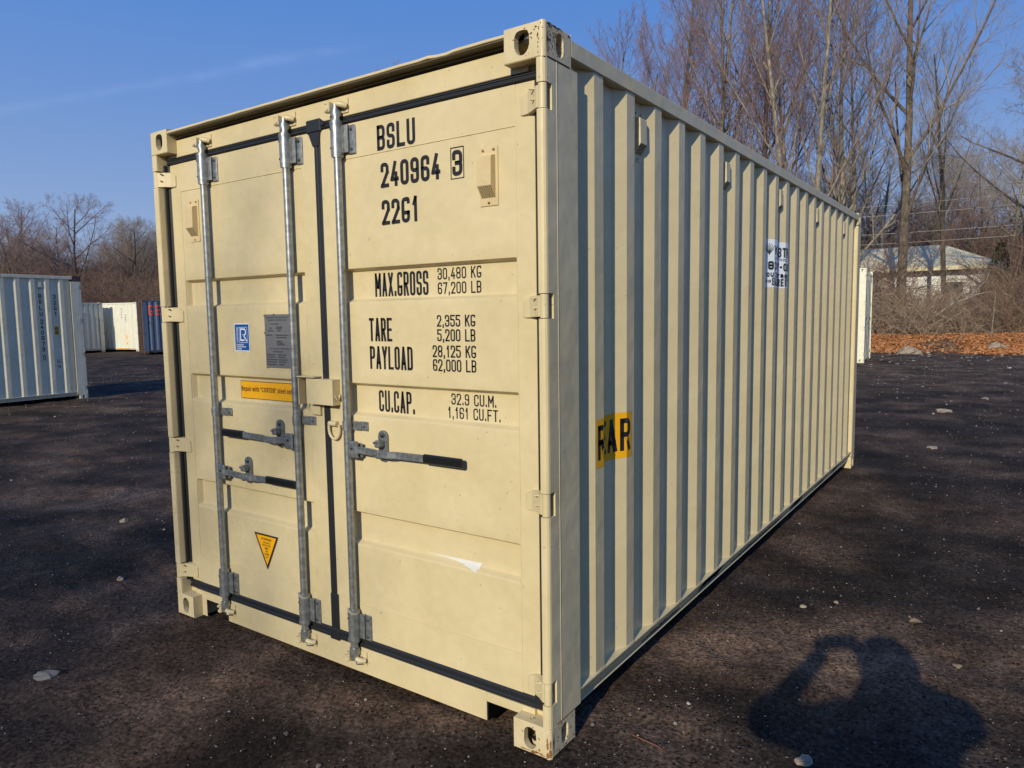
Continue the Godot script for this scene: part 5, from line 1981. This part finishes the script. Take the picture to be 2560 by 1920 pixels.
func thickets() -> void:
	var rng := RandomNumberGenerator.new()
	rng.seed = 23
	var kinds := [thicket_mesh(61, 110, 1.5, 2.6, 0.010), thicket_mesh(62, 95, 1.3, 3.4, 0.010), thicket_mesh(63, 120, 1.8, 1.9, 0.009)]
	var mats := [M.brush_brown, M.brush_red, M.brush_tan]
	var names := ["brown tangle of vines and brush under the trees at right", "reddish tangle of brush under the trees at right", "tan tangle of low brush along the top of the leaf bank"]
	for q in 3:
		var xf := []
		for i in 74:
			var x := rng.randf_range(-25.0, 9.0)
			var z := rng.randf_range(-43.0, -33.2)
			if q == 2: z = rng.randf_range(-36.0, -32.2)
			if x > -5.2 and x < 0.6 and (z < -42.0 or rng.randf() < 0.12): continue       # gap through which the house shows
			var s := rng.randf_range(0.7, 1.25)
			if x > -5.0 and x < -2.0: s *= 1.05
			if x > -2.0 and x < 0.6: s *= 0.86
			xf.append(Transform3D(Basis(Vector3.UP, rng.randf() * TAU).scaled(Vector3(s, s * rng.randf_range(0.85, 1.3), s)), Vector3(x, ground_far(x, z) - 0.05, z)))
		for i in 70:      # the slope behind
			var x := rng.randf_range(-26.0, 14.0)
			var z := rng.randf_range(-75.0, -52.0)
			var s := rng.randf_range(1.2, 2.0)
			xf.append(Transform3D(Basis(Vector3.UP, rng.randf() * TAU).scaled(Vector3.ONE * s), Vector3(x, ground_far(x, z) - 0.05, z)))
		scatter("thicket", kinds[q], mats[q], xf, [], names[q], "brush")
	names = ["brown brush along the foot of the far left treeline", "reddish brush along the foot of the far left treeline"]
	for q in 2:
		var xf := []
		for i in 190:
			var t := rng.randf()
			var z := lerpf(-4.0, -44.0, t)
			var x := rng.randf_range(-70.0, -47.5) - 0.25 * (z + 20.0)
			var s := rng.randf_range(0.9, 1.6)
			xf.append(Transform3D(Basis(Vector3.UP, rng.randf() * TAU).scaled(Vector3.ONE * s), Vector3(x, ground_far(x, z) - 0.05, z)))
		scatter("thicket", kinds[q], [M.brush_brown, M.brush_red][q], xf, [], names[q], "brush")

func cedar() -> void:
	var at := Vector3(0.62, ground_far(0.62, -43.2), -43.2)
	var o := base("cedar", at)
	tag(o, "small dark green cedar standing before the right end of the white house", "tree")
	var t := MB.new()
	t.tube(PackedVector3Array([Vector3.ZERO, Vector3(0.05, 2.0, 0), Vector3(0, 4.2, 0.03)]), PackedFloat32Array([0.09, 0.06, 0.02]), 8)
	build("trunk", t, M.bark_dark, o)
	var rng := RandomNumberGenerator.new()
	rng.seed = 71
	var b := MB.new()
	for i in 1500:
		var y := rng.randf_range(0.9, 4.4)
		var r := (4.6 - y) * 0.30 * (0.4 + 0.6 * sqrt(rng.randf()))
		var a := rng.randf() * TAU
		var p := Vector3(cos(a) * r, y - r * 0.1, sin(a) * r)
		var d := Vector3(cos(a), rng.randf_range(-0.3, 0.7), sin(a)).normalized() * rng.randf_range(0.12, 0.26)
		var s := Vector3(rng.randf_range(-1, 1), rng.randf_range(-1, 1), rng.randf_range(-1, 1)).normalized() * 0.05
		b.tri(p - s, p + s, p + d, Vector3.UP)
	build("crown", b, mat(0.055, 0.07, 0.022, 0.85), o)

func house() -> void:
	var o := base("house", Vector3(-5.0, 0.75, -48.6), -0.05)
	tag(o, "low white house with a pale seamed roof, half hidden behind bare trees", "house")
	var b := MB.new()
	b.box2(Vector3(-6.2, 0, -3.0), Vector3(5.3, 3.25, 3.0))
	build("wall", b, mat(0.72, 0.72, 0.70, 0.7), o)
	var n := 0
	var bd := mat(0.78, 0.77, 0.74, 0.7)
	for i in 15:
		b = MB.new()
		b.box2(Vector3(-6.22, 0.1 + i * 0.205, 3.001), Vector3(5.32, 0.29 + i * 0.205, 3.025 ), 0.006)
		build("siding_board", b, bd, o)
		n += 1
	b = MB.new()
	var y0 := 3.3
	var y1 := 4.75
	var c := [Vector3(-6.9, y0, -3.7), Vector3(6.0, y0, -3.7), Vector3(6.0, y0, 3.7), Vector3(-6.9, y0, 3.7)]
	var r0 := Vector3(-3.6, y1, 0)
	var r1 := Vector3(2.7, y1, 0)
	b.quad(c[3], c[2], r1, r0, Vector3(0, 1, 1))
	b.quad(c[1], c[0], r0, r1, Vector3(0, 1, -1))
	b.tri(c[2], c[1], r1, Vector3(1, 1, 0))
	b.tri(c[0], c[3], r0, Vector3(-1, 1, 0))
	b.box2(Vector3(-6.9, y0 - 0.22, 3.66), Vector3(6.0, y0 - 0.002, 3.70))
	b.box2(Vector3(5.96, y0 - 0.22, -3.7), Vector3(6.0, y0 - 0.002, 3.655))
	b.quad(c[0] - Vector3(0, 0.2, 0), c[1] - Vector3(0, 0.2, 0), c[2] - Vector3(0, 0.2, 0), c[3] - Vector3(0, 0.2, 0), Vector3.DOWN)
	var roof := build("roof", b, mat(0.62, 0.55, 0.36, 0.5), o)
	b = MB.new()
	for i in 24:
		var x := -6.5 + i * 0.52
		var top := clampf(1.0 - maxf(maxf(-3.6 - x, x - 2.7), 0.0) / 3.3, 0.02, 1.0)
		var p := Vector3(x, y0 + 0.02, 3.68)
		var q := p.lerp(Vector3(x, y1 + 0.02, 0), top)
		b.tube(PackedVector3Array([p, q]), PackedFloat32Array([0.02, 0.02]), 4)
	build("roof_seam", b, mat(0.58, 0.52, 0.36, 0.5), roof).set_meta("kind", "stuff")
	for x in [-4.6, -1.2, 3.6]:
		b = MB.new()
		b.box2(Vector3(x - 0.55, 1.3, 3.026), Vector3(x + 0.55, 2.5, 3.06), 0.01)
		var w := build("window", b, mat(0.7, 0.7, 0.68, 0.6), o)
		b = MB.new()
		b.box2(Vector3(x - 0.47, 1.38, 3.0605), Vector3(x + 0.47, 2.42, 3.066))
		build("pane", b, mat(0.04, 0.05, 0.06, 0.15), w)

func wires() -> void:
	for k in [[12.0, 0.0], [-17.0, 1.0]]:
		var x: float = k[0]
		var o := base("utility_pole", Vector3(x, ground_far(x, -39.9) - 0.2, -39.9))
		tag(o, "brown wooden pole carrying the wires, " + ("out of the picture at right" if x > 0 else "hidden behind the front container"), "utility pole", "utility poles")
		var b := MB.new()
		b.tube(PackedVector3Array([Vector3.ZERO, Vector3(0, 8.2, 0)]), PackedFloat32Array([0.14, 0.10]), 12)
		build("pole", b, M.bark_brown, o)
		b = MB.new()
		b.box2(Vector3(-0.06, 7.0, -0.9), Vector3(0.06, 7.12, 0.9), 0.01)
		build("cross_arm", b, M.bark_brown, o)
	var i := 0
	for y in [7.0, 6.5, 5.57, 5.08]:
		var p := PackedVector3Array()
		var r := PackedFloat32Array()
		for q in 25:
			var t := q / 24.0
			p.append(Vector3(lerpf(-17.0, 12.0, t), y + 0.35 - 0.35 * 4.0 * t * (1.0 - t) * 1.0 - 0.02 * i, -39.9 + 0.15 * i))
			r.append(0.009)
		var b := MB.new()
		b.tube(p, r, 5)
		single("utility_wire", b.commit(), mat(0.42, 0.40, 0.37, 0.7), ["topmost of four pale wires crossing the woods at right", "second wire from the top crossing the woods at right", "third wire from the top crossing the woods at right", "lowest of four pale wires crossing the woods at right"][i], "wire", "wires over the woods")
		i += 1

func small_things() -> void:
	var o := base("birdhouse", Vector3(-4.16, ground_far(-4.16, -36.6), -36.6))
	tag(o, "small dark box with a white top on a slim post beside the edge-on container", "birdhouse")
	var b := MB.new()
	b.box2(Vector3(-0.04, 0, -0.04), Vector3(0.04, 2.45, 0.04), 0.006)
	build("post", b, M.bark_dark, o)
	b = MB.new()
	b.box2(Vector3(-0.16, 2.45, -0.16), Vector3(0.16, 2.86, 0.16), 0.01)
	build("box", b, M.bark_dark, o)
	b = MB.new()
	b.box(Vector3(-0.09, 2.92, 0), Vector3(0.24, 0.02, 0.40), 0.004, Basis(Vector3.BACK, 0.5))
	b.box(Vector3(0.09, 2.92, 0), Vector3(0.24, 0.02, 0.40), 0.004, Basis(Vector3.BACK, -0.5))
	build("lid", b, mat(0.7, 0.68, 0.62, 0.6), o)
	b = MB.new()
	b.tube(PackedVector3Array([Vector3(-2.25, 0.40, -32.2), Vector3(-1.6, 1.15, -32.4), Vector3(-0.8, 1.85, -32.6), Vector3(0.1, 2.25, -33.0), Vector3(0.6, 2.35, -33.3)]), PackedFloat32Array([0.035, 0.04, 0.035, 0.026, 0.012]), 8)
	b.tube(PackedVector3Array([Vector3(-0.8, 1.85, -32.6), Vector3(-0.2, 2.6, -32.8), Vector3(0.2, 3.3, -33.0)]), PackedFloat32Array([0.025, 0.02, 0.008]), 7)
	b.tube(PackedVector3Array([Vector3(-0.3, 2.1, -32.8), Vector3(0.3, 2.75, -33.2), Vector3(0.45, 3.2, -33.4)]), PackedFloat32Array([0.02, 0.016, 0.008]), 7)
	single("leaning_branch", b.commit(), M.bark_pale, "pale dead branch leaning over the brush on the leaf bank", "branch")
	b = MB.new()
	b.tube(PackedVector3Array([Vector3(0.62, 0.55, -31.6), Vector3(0.66, 1.3, -31.6), Vector3(0.70, 2.3, -31.65)]), PackedFloat32Array([0.022, 0.02, 0.012]), 7)
	single("sapling", b.commit(), M.bark_pale, "thin pale sapling standing upright at the top of the leaf bank", "sapling")

# ------------------------------------------------------------------ the photographer, out of the picture, whose shadow lies at lower right
func cap(p: Vector3, a: Vector3, b: Vector3, ra: float, rb: float) -> float:
	var d := b - a
	var t := clampf((p - a).dot(d) / maxf(d.length_squared(), 1e-9), 0.0, 1.0)
	return p.distance_to(a + d * t) - lerpf(ra, rb, t)

func body_mesh(bones: Array, cell: float, k: float) -> ArrayMesh:
	var lo := Vector3.ONE * 1e9
	var hi := -lo
	for q in bones:
		var m := Vector3.ONE * (maxf(q[2], q[3]) + cell * 3.0 + k)
		lo = lo.min(q[0] - m).min(q[1] - m)
		hi = hi.max(q[0] + m).max(q[1] + m)
	var nx := ceili((hi.x - lo.x) / cell) + 1
	var ny := ceili((hi.y - lo.y) / cell) + 1
	var nz := ceili((hi.z - lo.z) / cell) + 1
	var f := PackedFloat32Array()
	f.resize(nx * ny * nz)
	f.fill(1e3)
	for q in bones:      # smooth minimum by exponentials, only near each bone
		var m := Vector3.ONE * (maxf(q[2], q[3]) + cell * 2.5 + k)
		var l: Vector3 = ((q[0] as Vector3).min(q[1]) - m - lo) / cell
		var h: Vector3 = ((q[0] as Vector3).max(q[1]) + m - lo) / cell
		for z in range(maxi(0, int(l.z)), mini(nz, int(h.z) + 1)):
			for y in range(maxi(0, int(l.y)), mini(ny, int(h.y) + 1)):
				for x in range(maxi(0, int(l.x)), mini(nx, int(h.x) + 1)):
					var i := (z * ny + y) * nx + x
					var d := cap(lo + Vector3(x, y, z) * cell, q[0], q[1], q[2], q[3])
					var e := f[i]
					var t := maxf(k - absf(d - e), 0.0) / k
					f[i] = minf(d, e) - t * t * k * 0.25
	var b := MB.new()
	var id := {}
	for z in nz - 1:
		for y in ny - 1:
			for x in nx - 1:
				var i := (z * ny + y) * nx + x
				var pos := 0
				for c in 8:
					if f[i + (c & 1) + ((c >> 1) & 1) * nx + ((c >> 2) & 1) * nx * ny] < 0.0: pos += 1
				if pos == 0 or pos == 8: continue
				var s := Vector3.ZERO
				var cnt := 0
				for c in 8:
					for ax in 3:
						if c & (1 << ax): continue
						var c2 := c | (1 << ax)
						var a0 := f[i + (c & 1) + ((c >> 1) & 1) * nx + ((c >> 2) & 1) * nx * ny]
						var a1 := f[i + (c2 & 1) + ((c2 >> 1) & 1) * nx + ((c2 >> 2) & 1) * nx * ny]
						if (a0 < 0.0) == (a1 < 0.0): continue
						var t := a0 / (a0 - a1)
						s += Vector3(c & 1, (c >> 1) & 1, (c >> 2) & 1).lerp(Vector3(c2 & 1, (c2 >> 1) & 1, (c2 >> 2) & 1), t)
						cnt += 1
				id[i] = b.v.size()
				b.v.push_back(lo + (Vector3(x, y, z) + s / cnt) * cell)
				var g := Vector3(f[i + 1] - f[i], f[i + nx] - f[i], f[i + nx * ny] - f[i])
				b.n.push_back(g.normalized())
	var st := [1, nx, nx * ny]
	for i: int in id:
		for ax in 3:
			var s1: int = st[(ax + 1) % 3]
			var s2: int = st[(ax + 2) % 3]
			if not (id.has(i - s1) and id.has(i - s2) and id.has(i - s1 - s2)): continue
			var a0 := f[i]
			var a1 := f[i + st[ax]]
			if (a0 < 0.0) == (a1 < 0.0): continue
			var q := [id[i], id[i - s1], id[i - s1 - s2], id[i - s2]]
			if a0 < 0.0:
				b.ix.append_array([q[0], q[2], q[1], q[0], q[3], q[2]])
			else:
				b.ix.append_array([q[0], q[1], q[2], q[0], q[2], q[3]])
	return b.commit()

func photographer() -> void:
	var o := base("person", Vector3(1.3155, 0.0, 2.1008), 0.6085)       # local -z looks where the camera looks
	tag(o, "person in a dark jacket standing behind the camera, arms raised, holding a phone", "person")
	var V := func(x: float, y: float, z: float) -> Vector3: return Vector3(x, y, z)
	var bones := [
		[V.call(0.085, 1.61, 0.34), V.call(0.085, 1.67, 0.35), 0.085, 0.10], [V.call(0.085, 1.65, 0.36), V.call(0.085, 1.67, 0.40), 0.115, 0.115], [V.call(0.03, 1.50, 0.36), V.call(0.12, 1.50, 0.36), 0.09, 0.09], [V.call(0.085, 1.56, 0.305), V.call(0.085, 1.59, 0.29), 0.055, 0.05],
		[V.call(0.04, 1.44, 0.43), V.call(0.10, 1.59, 0.37), 0.065, 0.06],
		[V.call(-0.13, 1.42, 0.42), V.call(0.14, 1.42, 0.42), 0.115, 0.115], [V.call(-0.14, 1.22, 0.41), V.call(0.14, 1.22, 0.41), 0.155, 0.155], [V.call(-0.13, 1.02, 0.42), V.call(0.13, 1.02, 0.42), 0.16, 0.16], [V.call(-0.09, 0.90, 0.42), V.call(0.09, 0.90, 0.42), 0.135, 0.135],
		[V.call(-0.19, 1.42, 0.43), V.call(-0.36, 1.395, 0.23), 0.085, 0.07], [V.call(-0.36, 1.395, 0.23), V.call(-0.10, 1.565, 0.085), 0.055, 0.038],
		[V.call(0.19, 1.42, 0.43), V.call(0.40, 1.40, 0.28), 0.085, 0.07], [V.call(0.40, 1.40, 0.28), V.call(0.10, 1.565, 0.085), 0.055, 0.038],
		[V.call(-0.10, 0.88, 0.42), V.call(-0.13, 0.48, 0.40), 0.10, 0.07], [V.call(-0.13, 0.48, 0.40), V.call(-0.15, 0.10, 0.44), 0.068, 0.05],
		[V.call(0.10, 0.88, 0.42), V.call(0.13, 0.48, 0.40), 0.10, 0.07], [V.call(0.13, 0.48, 0.40), V.call(0.15, 0.10, 0.44), 0.068, 0.05],
		[V.call(-0.15, 0.05, 0.46), V.call(-0.17, 0.04, 0.26), 0.05, 0.04], [V.call(0.15, 0.05, 0.46), V.call(0.17, 0.04, 0.26), 0.05, 0.04],
	]
	part("body", body_mesh(bones, 0.02, 0.05), mat(0.035, 0.04, 0.055, 0.9), o)
	for s in [-1.0, 1.0]:
		var hb := [[V.call(s * 0.098, 1.570, 0.085), V.call(s * 0.088, 1.600, 0.064), 0.026, 0.028]]
		for i in 4:
			var y := 1.628 - i * 0.020
			hb.append([V.call(s * 0.090, y - 0.004, 0.064), V.call(s * (0.096 + 0.002 * i), y, 0.040), 0.0095, 0.009])
			hb.append([V.call(s * (0.096 + 0.002 * i), y, 0.040), V.call(s * 0.078, y + 0.002, 0.020), 0.009, 0.008])
		hb.append([V.call(s * 0.086, 1.590, 0.074), V.call(s * 0.062, 1.612, 0.062), 0.012, 0.009])
		part("hand", body_mesh(hb, 0.005, 0.008), mat(0.50, 0.30, 0.21, 0.6), o)
	var f := MB.new()
	for s in [-1.0, 1.0]:
		f.dome(V.call(0.085 + s * 0.033, 1.635, 0.248), Vector3.FORWARD, 0.012, 0.006)
	build("eye", f, mat(0.1, 0.08, 0.06, 0.3), o)
	f = MB.new()
	f.tube(PackedVector3Array([V.call(0.085, 1.635, 0.262), V.call(0.085, 1.595, 0.226), V.call(0.085, 1.585, 0.244)]), PackedFloat32Array([0.010, 0.015, 0.012]), 8)
	build("nose", f, mat(0.50, 0.30, 0.21, 0.6), o)
	var ph := base("phone", Vector3(1.3155, 1.614, 2.1008), 0.6085)
	tag(ph, "dark phone held level in both hands at the camera's own place", "phone")
	var b := MB.new()
	b.box(Vector3(0, 0, 0.046), Vector3(0.150, 0.074, 0.009), 0.004)
	build("case", b, mat(0.03, 0.03, 0.035, 0.4), ph)
	b = MB.new()
	b.box(Vector3(0, 0, 0.0512), Vector3(0.142, 0.066, 0.001), 0.0)
	build("display", b, mat(0.02, 0.02, 0.022, 0.2), ph)

# ------------------------------------------------------------------
func contrail() -> ImageTexture:
	var w := 2048
	var h := 1024
	var im := Image.create_empty(w, h, false, Image.FORMAT_RGBA8)
	im.fill(Color(1, 1, 1, 0))
	var cam := Basis.from_euler(Vector3(-0.09417, 0.6085, -0.01404))
	var ray := func(px: float, py: float) -> Vector3: return (cam * Vector3((px - 1280.0) / 1797.99, -(py - 960.0) / 1797.99, -1.0)).normalized()
	# two directions that the trail passes through, and the great circle between them
	var a: Vector3 = ray.call(0.0, 277.0)
	var c: Vector3 = ray.call(945.0, 105.0)
	var nrm := a.cross(c).normalized()
	var along := (c - a * a.dot(c)).normalized()
	var total := acos(a.dot(c))
	var nz := fnl(88, 7.0, 4)
	var nb := fnl(89, 2.4, 3)
	for y in range(0, h / 2):
		for x in w:
			var th := PI * (y + 0.5) / h
			var ph := TAU * (x + 0.5) / w
			var d := Vector3(sin(th) * sin(ph), cos(th), -sin(th) * cos(ph))
			var off := absf(d.dot(nrm))
			if off > 0.035: continue
			var t := atan2(d.dot(along), d.dot(a)) / total
			if t < -2.5 or t > 1.03: continue
			var wd := 0.0048 + 0.0025 * nb.get_noise_3dv(d * 3.0)
			var q := exp(-pow((d.dot(nrm) + 0.0025 * nb.get_noise_3dv(d * 5.0)) / wd, 2.0))
			q *= (0.60 + 0.55 * nz.get_noise_3dv(d * 4.0)) * smoothstep(1.03, 0.80, t) * (0.75 + 0.35 * nb.get_noise_3dv(d))
			if q > 0.004:
				im.set_pixel(x, y, Color(1, 1, 1, clampf(q, 0, 1)))
	return tex_of(im)

func _ready() -> void:
	var cam := Camera3D.new()
	cam.name = "camera"
	cam.position = Vector3(1.3155, 1.6140, 2.1008)
	cam.rotation = Vector3(-0.09417, 0.6085, -0.01404)
	cam.fov = 56.198
	cam.near = 0.01
	cam.far = 1200.0
	add_child(cam)
	cam.current = true
	noise_a.seed = 4
	noise_a.frequency = 1.0
	noise_a.fractal_octaves = 3
	noise_b.seed = 9
	noise_b.frequency = 0.5
	noise_b.fractal_octaves = 4
	noise_c.seed = 15
	noise_c.frequency = 0.1
	noise_c.fractal_octaves = 3
	var sun := DirectionalLight3D.new()
	sun.name = "sun"
	add_child(sun)
	sun.look_at_from_position(Vector3.ZERO, -Vector3(0.163, 0.392, 0.905))
	sun.light_color = Color(1.0, 0.965, 0.86)
	sun.light_energy = 1.2
	sun.light_angular_distance = 0.5
	sun.shadow_enabled = true
	var sky := ProceduralSkyMaterial.new()
	sky.sky_top_color = Color(0.235, 0.475, 0.79)
	sky.sky_horizon_color = Color(0.66, 0.73, 0.81)
	sky.sky_curve = 0.15
	sky.ground_bottom_color = Color(0.2, 0.18, 0.17)
	sky.ground_horizon_color = Color(0.5, 0.52, 0.55)
	sky.sky_energy_multiplier = 1.0
	sky.sky_cover = contrail()
	sky.sky_cover_modulate = Color(1, 1, 1, 0.06)
	sky.sun_angle_max = 20.0
	var env := Environment.new()
	env.background_mode = Environment.BG_SKY
	env.sky = Sky.new()
	env.sky.sky_material = sky
	env.tonemap_mode = Environment.TONE_MAPPER_LINEAR
	env.tonemap_exposure = 1.08
	env.sdfgi_enabled = true
	env.ssao_enabled = true
	env.ssil_enabled = true
	var we := WorldEnvironment.new()
	we.name = "world_environment"
	we.environment = env
	add_child(we)
	make_materials()
	ground()
	main_container()
	yard_containers()
	woods()
	thickets()
	cedar()
	house()
	wires()
	small_things()
	leaf_litter()
	pebbles()
	stones()
	photographer()
